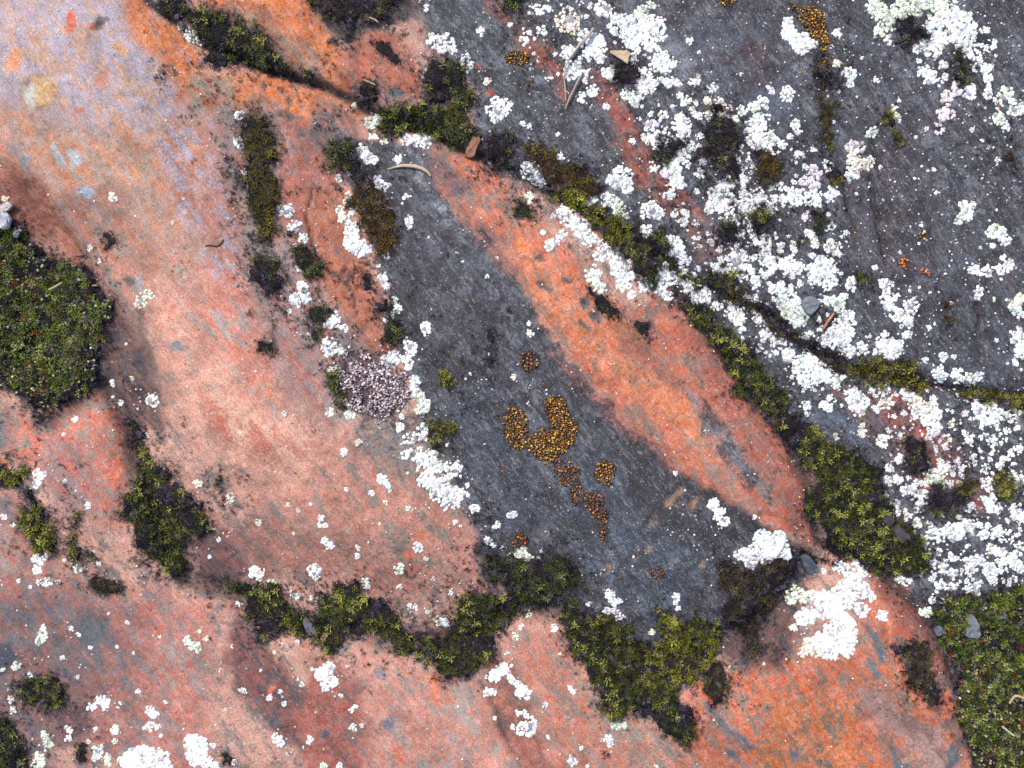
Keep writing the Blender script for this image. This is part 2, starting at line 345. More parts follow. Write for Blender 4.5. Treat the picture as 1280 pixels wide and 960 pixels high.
# pink main ridge
zone([(150,330),(250,320),(300,440),(400,540),(500,580),(580,660),(600,720),(500,700),(380,660),(270,560),(200,470)], (220,150,130), (184,158,146), .32, 34, rust=.3)
zone([(230,480),(290,470),(400,570),(380,600),(290,560)], (222,168,146), (208,120,98), .45, 20)
zone([(290,350),(345,440),(345,520),(300,480),(255,400)], (226,136,114), (186,160,152), .32, 24, rust=.36)
zone([(400,540),(490,540),(600,650),(612,730),(560,740),(440,680),(380,620)], (202,132,114), (152,132,122), .38, 22, rust=.25)
zone([(340,640),(430,660),(560,735),(520,770),(430,720),(340,730),(250,725),(240,660)], (172,112,98), (136,104,98), .42, 24, rust=.15)
zone([(455,500),(520,520),(560,570),(600,640),(580,640),(500,590),(440,550)], (150,138,130), (186,140,124), .42, 12, spk=.9)
for q in range(120):
    x_ = rng.uniform(-40, 760); y_ = rng.uniform(60, 980)
    if y_ < 1.15*(x_-560)+560 and x_ > 380+(y_-200)*.45: continue
    L_ = rng.uniform(5, 34)*rng.uniform(.5, 1); w_ = L_*rng.uniform(.14, .4); sl_q = rng.uniform(.5, 1.0)
    cq = [(162,154,146), (150,146,150), (224,120,92), (232,142,96), (150,112,104), (186,164,178)][q % 6]
    strip([(x_-L_*sl_q*.6, y_-L_), (x_-L_*.1, y_-L_*.3), (x_+L_*.3, y_+L_*.4), (x_+L_*sl_q*.7, y_+L_)], w_, cq, (190,150,136), .3, fe=2.5, op=.55, wob=1.0)
# dark hollow right of the cushion: real stain, deepened with painted-in shade
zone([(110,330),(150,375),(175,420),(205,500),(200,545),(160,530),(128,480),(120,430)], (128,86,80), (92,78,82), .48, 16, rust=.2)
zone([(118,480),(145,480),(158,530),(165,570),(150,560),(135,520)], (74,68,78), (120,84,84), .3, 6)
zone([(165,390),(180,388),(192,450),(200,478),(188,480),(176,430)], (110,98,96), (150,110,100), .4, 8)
# below the cushion
zone([(-130,480),(60,525),(130,480),(160,560),(170,620),(150,650),(60,600),(-130,560)], (208,110,84), (160,136,128), .42, 16, rust=.35)
zone([(-130,500),(15,510),(14,560),(-130,560)], (128,128,130), (176,104,90), .3, 10)
zone([(50,540),(100,560),(130,600),(125,640),(80,640),(50,600)], (160,128,128), (190,102,88), .42, 10)
zone([(-130,610),(20,620),(80,710),(160,740),(200,740),(235,820),(240,960),(110,960),(90,860),(-130,800)], (178,110,98), (146,128,128), .42, 22, rust=.15)
zone([(-130,650),(10,655),(40,720),(-130,730)], (176,146,140), (190,110,90), .4, 10)
zone([(0,750),(90,745),(150,790),(130,860),(60,920),(100,1090),(-130,1090),(-130,760)], (142,98,94), (116,112,118), .42, 20)
zone([(100,768),(135,775),(134,800),(118,815),(98,805)], (104,112,120), (120,92,90), .22, 5)
zone([(-10,800),(18,805),(20,830),(-10,845)], (70,80,96), (90,84,90), .2, 4)
zone([(240,640),(262,660),(330,720),(262,735),(235,700)], (106,78,84), (136,84,78), .35, 12)
zone([(60,870),(110,880),(110,930),(70,925)], (96,70,78), (130,84,82), .3, 8)
zone([(185,760),(260,740),(262,960),(300,1090),(170,1090),(190,900)], (206,122,106), (166,138,134), .40, 20, rust=.2)
zone([(285,760),(330,800),(390,880),(440,960),(400,960),(330,900),(280,830)], (140,84,78), (98,82,86), .42, 8, rust=.3)
zone([(390,820),(440,830),(470,900),(480,1090),(400,1090),(370,900)], (176,96,82), (132,100,100), .35, 10)
# bottom slab
zone([(440,800),(520,815),(600,850),(690,960),(760,1090),(470,1090),(460,900)], (212,140,122), (176,154,146), .38, 26, rust=.36)
zone([(640,790),(700,775),(740,850),(820,920),(900,1090),(740,1090),(640,900)], (204,124,102), (162,138,128), .38, 20, rust=.3)
zone([(600,830),(640,830),(680,920),(700,960),(660,960),(620,900)], (170,98,80), (130,92,84), .4, 8)
zone([(535,845),(552,840),(550,868),(536,865)], (232,120,84), (200,110,84), .3, 4)
# bottom right orange
zone([(862,850),(960,815),(1060,800),(1105,700),(1165,790),(1200,880),(1240,1090),(860,1090),(840,900)], (212,108,66), (146,122,112), .38, 12, rust=.65)
zone([(960,870),(1060,880),(1080,940),(1040,1090),(940,1090)], (212,112,52), (132,116,102), .36, 14, rust=.75)
zone([(1062,855),(1095,865),(1120,890),(1160,905),(1200,950),(1240,1090),(1190,1090),(1150,940),(1090,905),(1070,885)], (180,140,134), (150,110,104), .36, 7, rust=.35)
for p in ([(1066,820),(1082,815),(1096,838),(1100,850),(1085,848)], [(1078,768),(1095,780),(1108,800),(1112,826),(1098,828),(1090,805)], [(1160,820),(1172,815),(1190,850),(1204,880),(1196,882),(1178,860)],
          [(1104,930),(1124,932),(1150,960),(1135,970),(1115,950)], [(984,937),(1000,938),(1012,952),(996,956)], [(1190,905),(1206,930),(1222,936),(1210,946),(1196,930)],
          [(865,870),(895,890),(920,915),(955,930),(935,935),(900,915)], [(895,930),(915,935),(930,955),(905,950)], [(1180,940),(1200,930),(1205,960),(1186,962)]):
    zone(p, (118,124,130), (150,110,100), .22, 3)
zone([(1090,700),(1110,700),(1160,775),(1200,850),(1190,860),(1140,800),(1100,745)], (160,84,68), (124,90,84), .35, 7)
zone([(925,775),(1000,690),(1014,700),(1000,800),(975,835),(920,835),(885,815)], (108,70,66), (72,60,64), .4, 14, rust=.1)
# the slate wedge in the middle
zone([(424,176),(450,168),(500,180),(545,180),(560,200),(552,222),(556,244),(610,308),(652,372),(700,440),(750,500),(850,592),(950,650),(1020,700),(990,745),(940,770),(905,800),(850,830),(790,810),(722,770),(660,750),(600,715),(596,670),(580,620),(545,560),(520,500),(500,440),(482,370),(474,320),(458,280),(440,235),(430,205)], (74,74,82), (108,112,124), .38, 5, rust=.06, spk=1)
zone([(478,270),(560,330),(620,420),(640,520),(600,560),(540,480),(500,400)], (70,68,76), (92,92,104), .36, 14)
strip([(500,215),(545,255),(590,300),(625,345)], 12, (140,146,156), (88,90,100), .42, fe=8, spk=.9)
zone([(700,590),(760,560),(850,640),(890,720),(820,780),(740,720),(690,650)], (70,80,94), (108,118,132), .34, 14)
zone([(770,560),(850,560),(910,610),(960,660),(900,690),(820,650),(780,610)], (62,60,68), (86,84,94), .3, 10)
zone([(560,500),(620,470),(640,560),(690,640),(640,680),(600,600)], (80,90,104), (60,62,70), .40, 12)
for q in range(26):
    x_ = 505+rng.uniform(0, 1)*105; y_ = 205+(x_-505)*1.02+rng.uniform(-26, 18); L_ = rng.uniform(6, 26)
    strip([(x_, y_), (x_+L_*.3, y_+L_*.35), (x_+L_*.62, y_+L_*.78)], rng.uniform(.9, 2.2), (176,180,186), (120,124,134), .3, fe=2, op=.8, wob=.35, spk=.9)
for q in range(60):
    x_ = rng.uniform(700, 1270); y_ = rng.uniform(0, 480); L_ = rng.uniform(8, 40)
    strip([(x_, y_), (x_+L_*.22, y_+L_*.5), (x_+L_*.4, y_+L_)], rng.uniform(.8, 3), *(((54,46,50), (80,74,80)) if q % 3 else ((132,136,146), (96,98,108))), .3, fe=2.5, op=.7, wob=.5, spk=1)
# red band on its right
zone([(528,186),(582,186),(650,262),(706,306),(776,388),(830,366),(906,438),(962,520),(1012,596),(1026,684),(976,664),(905,618),(830,582),(756,500),(700,430),(650,360),(606,300),(556,240)], (210,108,72), (150,122,112), .42, 7, rust=.45, spk=.42)
zone([(650,280),(740,380),(800,430),(900,540),(880,570),(780,490),(700,420),(640,340)], (226,126,76), (176,124,102), .34, 16, rust=.55)
zone([(840,370),(910,440),(960,520),(1010,600),(1024,680),(985,655),(930,560),(880,480)], (184,96,74), (156,104,92), .38, 14, rust=.2)
zone([(760,400),(800,420),(850,470),(840,490),(780,440)], (156,106,88), (190,96,70), .38, 8)
zone([(845,485),(880,500),(930,560),(960,610),(955,635),(900,560)], (140,136,140), (198,104,80), .36, 5, spk=.9)
zone([(875,560),(930,590),(975,630),(940,630),(890,600)], (160,128,116), (196,100,76), .40, 5)
zone([(560,230),(610,290),(650,350),(640,360),(600,315)], (150,110,104), (196,110,84), .45, 5)
strip([(690,440),(740,500),(800,545),(850,590)], 7, (120,84,80), (190,96,74), .45, fe=5)
zone([(530,190),(560,205),(600,240),(570,240),(540,215)], (150,104,100), (110,96,104), .45, 5)
# right lower field with reddish patches
zone([(1040,490),(1120,490),(1200,560),(1250,640),(1200,640),(1120,590),(1080,540)], (112,92,98), (172,82,64), .40, 10, rust=.2, spk=1)
zone([(1120,520),(1165,530),(1190,570),(1170,580),(1140,555)], (178,82,58), (120,92,92), .35, 6)
zone([(970,500),(1010,500),(1070,530),(1080,560),(1020,550)], (104,118,136), (84,80,92), .35, 8)
zone([(850,260),(900,280),(920,320),(880,330),(860,300)], (136,96,92), (110,96,104), .4, 10, spk=1)
zone([(1235,340),(1262,335),(1272,375),(1250,400),(1228,380)], (136,92,80), (110,112,118), .36, 6)
zone([(860,20),(960,40),(1000,120),(960,180),(900,120)], (92,100,118), (84,70,76), .4, 16)
zone([(920,50),(960,50),(965,110),(935,110)], (88,64,70), (80,84,96), .35, 10)
zone([(1080,130),(1140,180),(1180,300),(1150,400),(1070,330),(1050,230)], (92,90,100), (72,62,66), .42, 16)
zone([(1180,280),(1260,330),(1280,440),(1200,470),(1150,380)], (88,94,106), (70,64,70), .42, 16)
zone([(780,0),(850,60),(920,130),(960,170),(920,160),(840,110),(790,50)], (140,148,162), (88,88,98), .48, 10, spk=1)
# small mineral spots
def spot(x, y, a, b=None, colr=TAN, rot=0.0, op=1.0, c2=None, fe=3):
    b = b or a; k = np.linspace(0, 2*np.pi, 12, endpoint=False); u, v = a*np.cos(k), b*np.sin(k); c, s = math.cos(rot), math.sin(rot)
    zone(np.stack([x+u*c+v*s, y-u*s+v*c], 1), colr, c2 or colr, .5, fe, op, rust=0, wob=.8)
spot(58, 121, 24, 22, (178,150,128), c2=(150,120,118), fe=5); spot(61, 120, 17, 17, (222,176,120), c2=(206,158,112)); spot(46, 128, 8, 14, (206,200,186))
for x, y, a, b, c in [(80,197,7,17,(200,208,208)),(102,197,9,9,(196,204,206)),(95,210,4,4,(200,205,205)),(113,240,14,7,(178,190,204)),(33,206,6,7,(140,146,160)),(96,34,8,14,(206,90,56)),(124,38,6,5,(216,112,74)),
                      (152,66,9,8,(206,150,110)),(23,80,9,13,(228,142,84)),(134,100,5,12,(200,130,110)),(108,149,6,4,(216,110,84)),(227,173,4,4,(140,150,160)),(130,32,4,9,(120,110,124)),
                      (184,352,6,12,(186,180,178)),(228,432,7,8,(150,146,150)),(170,352,9,7,(126,116,112)),(38,18,12,8,(190,160,176)),(150,590,8,16,(232,116,80)),(531,669,9,9,(222,124,88)),(518,695,9,7,(216,110,76)),
                      (518,715,8,6,(206,110,80)),(365,537,6,6,(222,150,120)),(424,540,5,5,(214,160,140)),(330,575,5,4,(220,150,120)),(340,865,5,8,(228,110,80)),(500,945,6,12,(228,112,74)),(225,858,8,5,(190,140,110)),
                      (560,955,10,6,(170,150,160)),(492,902,8,10,(150,132,150)),(404,912,6,5,(96,96,106)),(343,900,5,4,(96,96,106)),(328,877,5,4,(110,114,126)),(480,832,12,7,(160,136,146)),
                      (672,280,8,10,(214,130,98)),(596,87,5,4,(206,84,60)),(610,118,6,4,(206,80,56)),(1163,146,2,2,(206,70,50)),(1250,134,4,4,(206,90,70)),(812,690,4,4,(160,120,90)),(950,495,8,5,(170,150,140))]:
    spot(x, y, a, b, c, fe=2.5)
for x, y, a, b in PITS: spot(x, y, a*.9, b*.9, (104,96,92), -0.5, .85, (84,76,76), 2)
for x, y, a, b, r in SCARS: spot(x, y, a, b, (176,132,96), r, .9, (140,104,80), 3)
spot(740, 396, 6, 6, (96,100,104)); spot(728, 382, 6, 8, (96,100,108)); spot(494, 120, 11, 7, (92,104,106)); spot(1150, 610, 5, 5, (150, 80, 66))
for A_ in (TA, TB):
    warm = np.clip((A_[..., 0]/np.maximum(A_[..., 2], 1e-4)-1.25)*2, 0, 1); A_[..., 2] *= 1-.075*warm; A_[..., 1] *= 1+.01*warm; cool = 1-warm; A_ *= (1-.12*cool*(A_[..., 0] < .2))[..., None]
# grime in and along the cracks
for ln, wd, op in ((C1a, 6, .9), (C2a, 8, .85), (C3a, 14, .7), (C4a, 1.4, .8), (C5a, 4, .85), (C6a, 4, .85), (C7a, 4, .7), (C8a, 4, .6), (C9a, 2.5, .5), (C11a, 8, .9), ([(60,330),(128,380),(122,480),(60,530)], 12, .7)):
    d, s, p = ldist(GX+WXs*.4, GY+WYs*.4, ln); w = (np.clip(1.4-d/wd, 0, 1)*op)[..., None]
    TA[:] = TA*(1-w)+tone(MUD)*w; TB[:] = TB*(1-w)+tone((78,66,68))*w

# the sheet goes on far beyond the frame with a coarser grid
gx = np.cumsum(STEP*1.28**np.arange(1, 29)); ex = np.concatenate([xs[0]-gx[::-1], xs, xs[-1]+gx]); ey = np.concatenate([ys[0]-gx[::-1], ys, ys[-1]+gx])
k = len(gx)
def padf(a): return np.pad(a, ((k, k), (k, k))+((0, 0),)*(a.ndim-2), mode='edge')
EX, EY = np.meshgrid(ex, ey, indexing='ij')
out = np.maximum(np.maximum(X0-EX, EX-xs[-1]), np.maximum(Y0-EY, EY-ys[-1])); out = np.clip(out/60, 0, 1)
ZZ = padf(Z)*(1-out)+out*(fbm(EX, EY, 260, 4, 2)*26+fbm(EX, EY, 900, 3, 9)*80*np.clip(out-.2, 0, 1))
A_, B_, M_, Q_, R_ = padf(TA), padf(TB), padf(TM), padf(TSP), padf(TOR)
band = np.clip(fbm(*[q for q in (lambda u, v: (u*0.2, v))(*along(EX, EY))], 160, 4, 5)*7+0.4, 0, 1)[..., None]; o3 = out[..., None]
A_ = A_*(1-o3)+o3*(tone(PINK)*(1-band)+tone(SLATE)*band)
nx, ny = EX.shape
idx = np.arange(nx*ny).reshape(nx, ny)
F = np.stack([idx[:-1, :-1], idx[1:, :-1], idx[1:, 1:], idx[:-1, 1:]], -1).reshape(-1, 4)
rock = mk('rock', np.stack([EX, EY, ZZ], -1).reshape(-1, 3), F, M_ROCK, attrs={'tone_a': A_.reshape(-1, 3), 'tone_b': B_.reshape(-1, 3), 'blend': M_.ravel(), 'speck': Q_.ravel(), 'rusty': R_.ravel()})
tag(rock, 'banded pink, orange and slate grey bedrock', kind='structure')


# ------------------------------------------------------------------ moss
# every mat: (name, label, short phrase, outline, share of green shoots, hue, thickness)
MATS = [
 ('top_left', 'dark and olive moss mat creeping into the crack along the orange ridge at top left', 'the top-left moss mat',
  [(180,-30),(230,-30),(232,2),(250,16),(275,14),(292,30),(320,34),(338,50),(346,72),(372,88),(396,98),(394,106),(360,101),(330,93),(300,76),(286,88),(268,90),(252,82),(256,62),(240,44),(215,24),(196,8)], .5, 'ol', 9),
 ('top_brown', 'brownish black straggly moss hanging over the top edge of the orange ridge', 'the brown top-edge moss',
  [(374,-40),(500,-40),(498,5),(485,30),(466,34),(452,30),(446,48),(430,62),(420,56),(436,42),(402,26),(386,14)], .22, 'br', 9),
 ('grey_sprig', 'thin grey-green moss on the red-orange rock above the bark fragment', 'the thin grey-green moss',
  [(460,52),(484,52),(500,68),(508,84),(494,90),(478,76)], .3, 'gy', 4),
 ('centre_top_dark', 'dark upright moss mat rising from the starry green one at top centre', 'the dark top-centre moss',
  [(540,74),(560,66),(578,72),(584,90),(582,106),(590,124),(588,138),(560,134),(530,136),(528,112),(526,94)], .42, 'dk', 11),
 ('centre_top_green', 'bright olive starry moss mat directly above the curled dry blade', 'the starry top-centre moss',
  [(470,146),(475,136),(500,136),(530,132),(560,130),(590,134),(592,150),(600,170),(586,186),(560,189),(545,178),(520,170),(490,174),(472,166)], .85, 'ol', 11),
 ('by_chip', 'blackish moss patch just right of the brown wood chip', 'the moss by the wood chip',
  [(603,170),(636,165),(642,190),(640,212),(625,222),(610,215),(600,195)], .25, 'dk', 6),
 ('bark_clump', 'small black moss clump at the end of the dark crevice below the orange ridge', 'the crevice-end moss clump',
  [(443,118),(456,106),(470,106),(480,116),(480,130),(468,138),(452,136)], .2, 'br', 8),
 ('left_column', 'tall narrow olive moss strip standing in the pink rock left of centre', 'the tall narrow moss strip',
  [(305,146),(325,141),(342,165),(346,200),(344,240),(349,280),(339,300),(325,290),(317,250),(306,225),(311,200),(300,170)], .7, 'go', 9),
 ('below_column', 'dark ragged moss patch just below the tall narrow moss strip', 'the ragged moss under the strip',
  [(312,322),(334,316),(354,328),(358,352),(350,372),(334,366),(314,354)], .4, 'dk', 7),
 ('mid_a', 'dark green moss tuft between small white lichens on the left of the orange plate', 'the tuft left of the orange plate',
  [(362,306),(378,304),(392,316),(404,330),(400,346),(384,350),(372,330)], .45, 'dk', 6),
 ('mid_b', 'small black moss tuft under the lower end of the cracked orange plate', 'the tuft under the orange plate',
  [(380,384),(402,380),(416,388),(410,408),(392,416),(382,406)], .4, 'dk', 6),
 ('mid_c', 'small olive moss tuft left of the bumpy pinkish lichen cushion', 'the tuft left of the bumpy lichen',
  [(392,404),(410,402),(414,416),(400,432),(386,426)], .55, 'ol', 6),
 ('mid_d', 'faint dark moss speck on the pink rock under the ragged patch', 'the faint moss speck',
  [(324,426),(344,424),(348,438),(338,446),(326,440)], .3, 'dk', 4),
 ('beside_plate_black', 'black moss patch beside the upper slate edge, next to three white lichens', 'the black moss by the slate edge',
  [(402,182),(420,176),(438,190),(450,206),(462,216),(458,240),(442,236),(430,214),(412,206)], .25, 'dk', 6),
 ('gold_moss', 'brown and gold moss patch between the big crescent lichen and the dark slate', 'the gold-brown moss patch',
  [(440,238),(462,226),(478,238),(490,262),(496,290),(492,312),(474,314),(462,300),(452,272),(440,256)], .6, 'au', 5),
 ('plate_black_a', 'narrow black moss streak on the dark notch in the orange plate', 'the black streak in the plate',
  [(452,336),(460,336),(464,350),(472,366),(464,370),(454,358)], .2, 'dk', 4),
 ('plate_black_b', 'round black moss tuft on the right rim of the orange plate', 'the black tuft on the plate rim',
  [(466,378),(484,374),(494,384),(490,398),(472,396)], .2, 'dk', 6),
 ('plate_green', 'dark green moss tuft pressed against the tip of the orange plate', 'the tuft at the plate tip',
  [(482,398),(500,400),(510,410),(506,424),(496,434),(484,426),(480,410)], .5, 'dk', 6),
 ('cushion_fringe', 'yellowish green moss fringe along the left of the bumpy pinkish lichen cushion', 'the fringe by the bumpy lichen',
  [(416,470),(428,466),(432,484),(438,510),(428,514),(418,496)], .7, 'ol', 5),
 ('slate_gold_a', 'low yellow-green moss on the slate right of the long white lichen', 'the low moss on the slate edge',
  [(532,518),(548,518),(566,532),(562,548),(552,572),(542,560),(530,534)], .6, 'yg', 4),
 ('slate_gold_b', 'tiny bright moss tuft on slate at the top of a low mossy strip', 'the tiny bright tuft on slate',
  [(545,452),(556,450),(568,468),(566,482),(552,484),(546,468)], .5, 'yg', 4),
 ('slate_speck', 'sparse gold and green moss flecks in a vertical line on the slate wedge', 'the moss flecks on the slate',
  [(606,410),(618,408),(622,430),(620,468),(610,480),(604,460),(608,430)], .35, 'au', 3),
 ('slate_tuft_top', 'little yellow moss tuft near the pale streak of the slate wedge', 'the little yellow slate tuft',
  [(606,352),(618,352),(624,364),(612,368)], .5, 'yg', 3),
 ('big_cushion', 'big dark moss cushion with gravel caught in it at the left edge', 'the big left cushion',
  [(-70,240),(4,256),(16,264),(30,286),(46,312),(78,322),(104,326),(124,348),(146,380),(134,420),(122,450),(124,480),(100,494),(84,500),(60,518),(44,514),(20,500),(0,490),(-70,470)], .62, 'cu', 16),
 ('under_cushion', 'small black moss star just below the big cushion at the left', 'the black star under the cushion',
  [(38,520),(50,514),(58,520),(56,532),(46,536),(36,530)], .1, 'dk', 5),
 ('left_mid', 'ragged moss mat with a black crown and grey middle, lower left of centre', 'the ragged lower-left mat',
  [(150,524),(165,524),(178,532),(182,556),(188,572),(214,582),(224,576),(222,600),(236,614),(248,624),(258,610),(262,640),(266,662),(252,682),(240,670),(228,690),(236,708),(246,714),(228,724),(205,724),(194,705),(175,698),(168,680),(160,660),(153,640),(155,610),(163,590),(165,575),(155,552)], .48, 'ol', 11),
 ('left_mid_small', 'small dark moss tuft with a white lichen at its foot, right of the ragged mat', 'the tuft right of the ragged mat',
  [(264,596),(276,594),(284,612),(290,626),(282,630),(272,620)], .35, 'dk', 5),
 ('far_left_mat', 'olive moss mat thickening downwards at the left edge below the cushion', 'the olive left-edge mat',
  [(-40,566),(12,572),(20,586),(34,578),(38,594),(30,606),(50,612),(60,630),(68,650),(68,670),(74,690),(52,690),(34,682),(25,655),(32,640),(24,616),(10,616),(-40,612)], .62, 'yg', 9),
 ('far_left_stub', 'narrow wavy moss strip standing right of the olive left-edge mat', 'the narrow wavy strip',
  [(94,636),(108,634),(108,648),(100,660),(98,675),(114,675),(119,690),(116,706),(100,712),(90,700),(82,678)], .55, 'yg', 7),
 ('far_left_low', 'thin brownish moss below the narrow wavy strip at lower left', 'the thin brown lower-left moss',
  [(110,722),(134,716),(162,734),(158,746),(138,744),(120,736)], .45, 'br', 4),
 ('bottom_left_tuft', 'rounded green moss tuft on purple-red rock near the bottom left corner', 'the round bottom-left tuft',
  [(28,846),(60,838),(82,854),(82,874),(60,886),(34,884),(20,870)], .65, 'ol', 7),
 ('corner_left', 'dark moss patch in the bottom left corner', 'the bottom-left corner moss',
  [(-50,885),(10,898),(24,920),(34,944),(24,1010),(-50,1010)], .4, 'dk', 8),
 ('corner_left_b', 'faint dark moss tuft at the bottom edge right of the corner moss', 'the faint bottom-edge tuft',
  [(90,928),(106,930),(110,954),(96,956)], .35, 'dk', 4),
 ('chain_a', 'dark green moss mat left end of the mossy chain across the lower picture', 'the left mat of the chain',
  [(260,730),(290,726),(320,730),(350,730),(358,745),(366,762),(382,768),(392,790),(375,796),(355,796),(335,808),(310,806),(318,790),(305,775),(300,756),(290,746),(262,746)], .42, 'ol', 9),
 ('chain_b', 'wide moss mat with grey-black arms above a bare red slab, in the chain', 'the wide chain mat',
  [(386,722),(396,730),(410,740),(425,728),(440,718),(456,722),(462,742),(480,748),(492,756),(500,766),(505,785),(520,792),(520,816),(500,814),(490,800),(470,794),(455,795),(440,800),(430,812),(420,818),(410,824),(400,810),(392,792),(384,768),(396,766),(394,752)], .5, 'ol', 10),
 ('chain_c', 'thick moss mat with a grey-black heart, right end of the mossy chain', 'the thick chain-end mat',
  [(522,792),(540,796),(555,790),(562,762),(570,746),(590,736),(606,730),(640,745),(652,764),(640,780),(626,792),(620,816),(605,836),(590,846),(560,850),(545,840),(540,826),(522,818)], .5, 'ol', 11),
 ('chain_d', 'soft dark grey moss bush on the lower tip of the slate wedge', 'the dark grey moss bush',
  [(590,684),(606,680),(630,690),(660,700),(695,694),(720,698),(728,720),(704,742),(682,762),(652,762),(640,744),(606,728),(610,706)], .5, 'dk', 8),
 ('fan_a', 'dark green starry moss fan below the tip of the slate wedge', 'the dark starry moss fan',
  [(697,762),(715,754),(735,764),(762,770),(782,772),(792,782),(792,796),(814,806),(812,850),(790,862),(765,868),(748,868),(740,850),(733,838),(728,825),(715,815),(704,800),(700,785)], .62, 'ol', 12),
 ('fan_b', 'bright yellow-green starry moss between the slate tip and the big white lichen', 'the bright yellow-green moss',
  [(820,758),(826,754),(842,768),(860,776),(866,760),(878,776),(896,776),(906,792),(900,812),(886,830),(876,842),(860,858),(806,856),(806,812),(824,806),(820,784)], .92, 'yg', 12),
 ('fan_c', 'moss lobe pointing down onto the orange rock under the starry fan', 'the downward moss lobe',
  [(744,858),(790,850),(812,842),(856,850),(848,866),(860,880),(870,896),(866,922),(862,934),(845,926),(825,916),(820,906),(800,896),(785,890),(775,906),(752,896)], .48, 'ol', 10),
 ('brown_green', 'brown-green moss mat hugging the left side of the big white lichen', 'the brown-green moss mat',
  [(893,702),(905,694),(920,706),(940,702),(956,700),(975,692),(996,700),(1002,720),(988,740),(978,760),(962,785),(950,802),(940,820),(930,810),(924,790),(905,790),(900,762),(905,745),(893,726)], .5, 'br', 10),
 ('purple_scraggle', 'thin purple-brown moss fading onto the orange rock below the bright moss', 'the purple-brown moss wisp',
  [(874,838),(900,828),(915,838),(910,860),(904,880),(890,884),(878,866)], .35, 'br', 4),
 ('main_upper', 'narrow dark moss belt along the right rim of the orange band', 'the narrow dark moss belt',
  [(842,356),(862,368),(882,384),(898,400),(914,408),(924,422),(940,434),(948,450),(966,470),(986,500),(980,520),(962,522),(948,510),(938,502),(916,500),(908,486),(918,474),(910,455),(895,440),(884,424),(868,408),(850,384)], .85, 'ol', 10),
 ('main_lower', 'broad deep green starry moss mat in the cleft right of the orange band', 'the broad starry moss mat',
  [(986,502),(1000,525),(1020,530),(1032,545),(1052,550),(1068,560),(1096,580),(1106,602),(1112,626),(1126,650),(1146,665),(1168,690),(1158,715),(1130,720),(1100,716),(1080,706),(1050,700),(1030,690),(1028,670),(1010,652),(1000,636),(1005,620),(1015,610),(1010,590),(995,576),(982,555),(968,536),(964,522)], .62, 'ol', 13),
 ('right_corner', 'large leafy moss cushion with pebbles at the bottom right corner', 'the bottom-right cushion',
  [(1168,744),(1200,736),(1230,746),(1260,736),(1340,730),(1340,1010),(1250,1010),(1226,960),(1214,930),(1200,902),(1194,880),(1200,850),(1190,830),(1174,800),(1164,770)], .8, 'cu', 16),
 ('brown_patch', 'brown-black furry moss patch on the red strip left of the corner cushion', 'the brown furry moss patch',
  [(1116,806),(1135,800),(1156,800),(1162,815),(1166,840),(1176,860),(1172,882),(1160,876),(1150,866),(1138,860),(1124,836)], .5, 'br', 6),
 ('crack_left', 'gold and dark moss at the upper end of the long crack, among white lichens', 'the upper crack moss',
  [(682,190),(700,208),(720,202),(740,214),(752,238),(740,246),(722,238),(700,232),(684,240),(676,214),(660,200),(664,186)], .5, 'au', 7),
 ('crack_bright', 'bright mustard-green moss strip filling the long crack', 'the mustard-green moss strip',
  [(684,240),(700,232),(724,240),(732,256),(760,265),(786,281),(800,296),(792,312),(776,310),(750,296),(730,270),(708,255),(690,252)], .95, 'yg', 9),
 ('crack_dark', 'dark green moss at the fork just below the mustard-green strip', 'the moss at the crack fork',
  [(800,296),(826,290),(836,302),(835,320),(856,335),(880,350),(892,362),(870,362),(845,342),(820,327),(806,346),(795,346),(788,326),(778,310)], .5, 'ol', 7),
 ('crack_line', 'thin black-green moss line along the middle of the long crack', 'the thin moss line in the crack',
  [(880,346),(905,358),(960,382),(984,412),(1012,424),(1048,446),(1066,462),(1056,468),(1038,456),(1004,438),(970,416),(950,392),(900,374)], .4, 'go', 5),
 ('crack_right', 'bright green moss patch on the right part of the long crack', 'the right crack moss',
  [(1064,456),(1100,448),(1140,454),(1152,474),(1166,480),(1150,490),(1120,482),(1090,484),(1064,472)], .7, 'yg', 7),
 ('crack_far_right', 'dark yellow-tipped moss strip where the long crack leaves on the right', 'the right-edge crack moss',
  [(1200,494),(1222,484),(1250,488),(1330,494),(1330,514),(1270,506),(1240,502),(1206,496)], .7, 'yg', 7),
 ('gold_tail', 'dark moss trailing down the groove below the golden cluster at top right', 'the tail of the golden cluster',
  [(1022,72),(1036,74),(1042,96),(1048,108),(1036,114),(1026,106)], .35, 'go', 6),
 ('left_of_band', 'round dark moss tuft at the top corner of the orange band', 'the round tuft on the band corner',
  [(636,246),(656,242),(670,258),(672,276),(656,282),(640,272)], .45, 'dk', 6),
 ('band_a', 'dark grey moss smear by a white lichen on the upper rim of the orange band', 'the dark grey smear',
  [(732,358),(744,364),(760,374),(776,386),(774,398),(758,400),(746,386),(734,372)], .25, 'dk', 4),
 ('band_b', 'thin grey moss smear lying across the orange band', 'the grey smear on the orange band',
  [(796,404),(808,406),(820,422),(824,432),(810,432),(798,418)], .2, 'gy', 3),
 ('lich_a', 'dark round moss between the big lichen field and the tan chip', 'the dark moss below the tan chip',
  [(768,84),(780,80),(794,90),(792,110),(778,116),(768,104)], .4, 'dk', 6),
 ('lich_b', 'dark moss patch in the upper part of the white lichen field', 'the upper lichen-field moss',
  [(884,142),(900,138),(914,150),(930,160),(926,180),(912,188),(926,210),(918,228),(902,222),(886,205),(876,182),(880,160)], .4, 'dk', 6),
 ('lich_c', 'small dark moss at the red streak beside the white lichen field', 'the moss beside the red streak',
  [(822,178),(836,170),(852,178),(848,196),(832,206),(820,196)], .35, 'dk', 5),
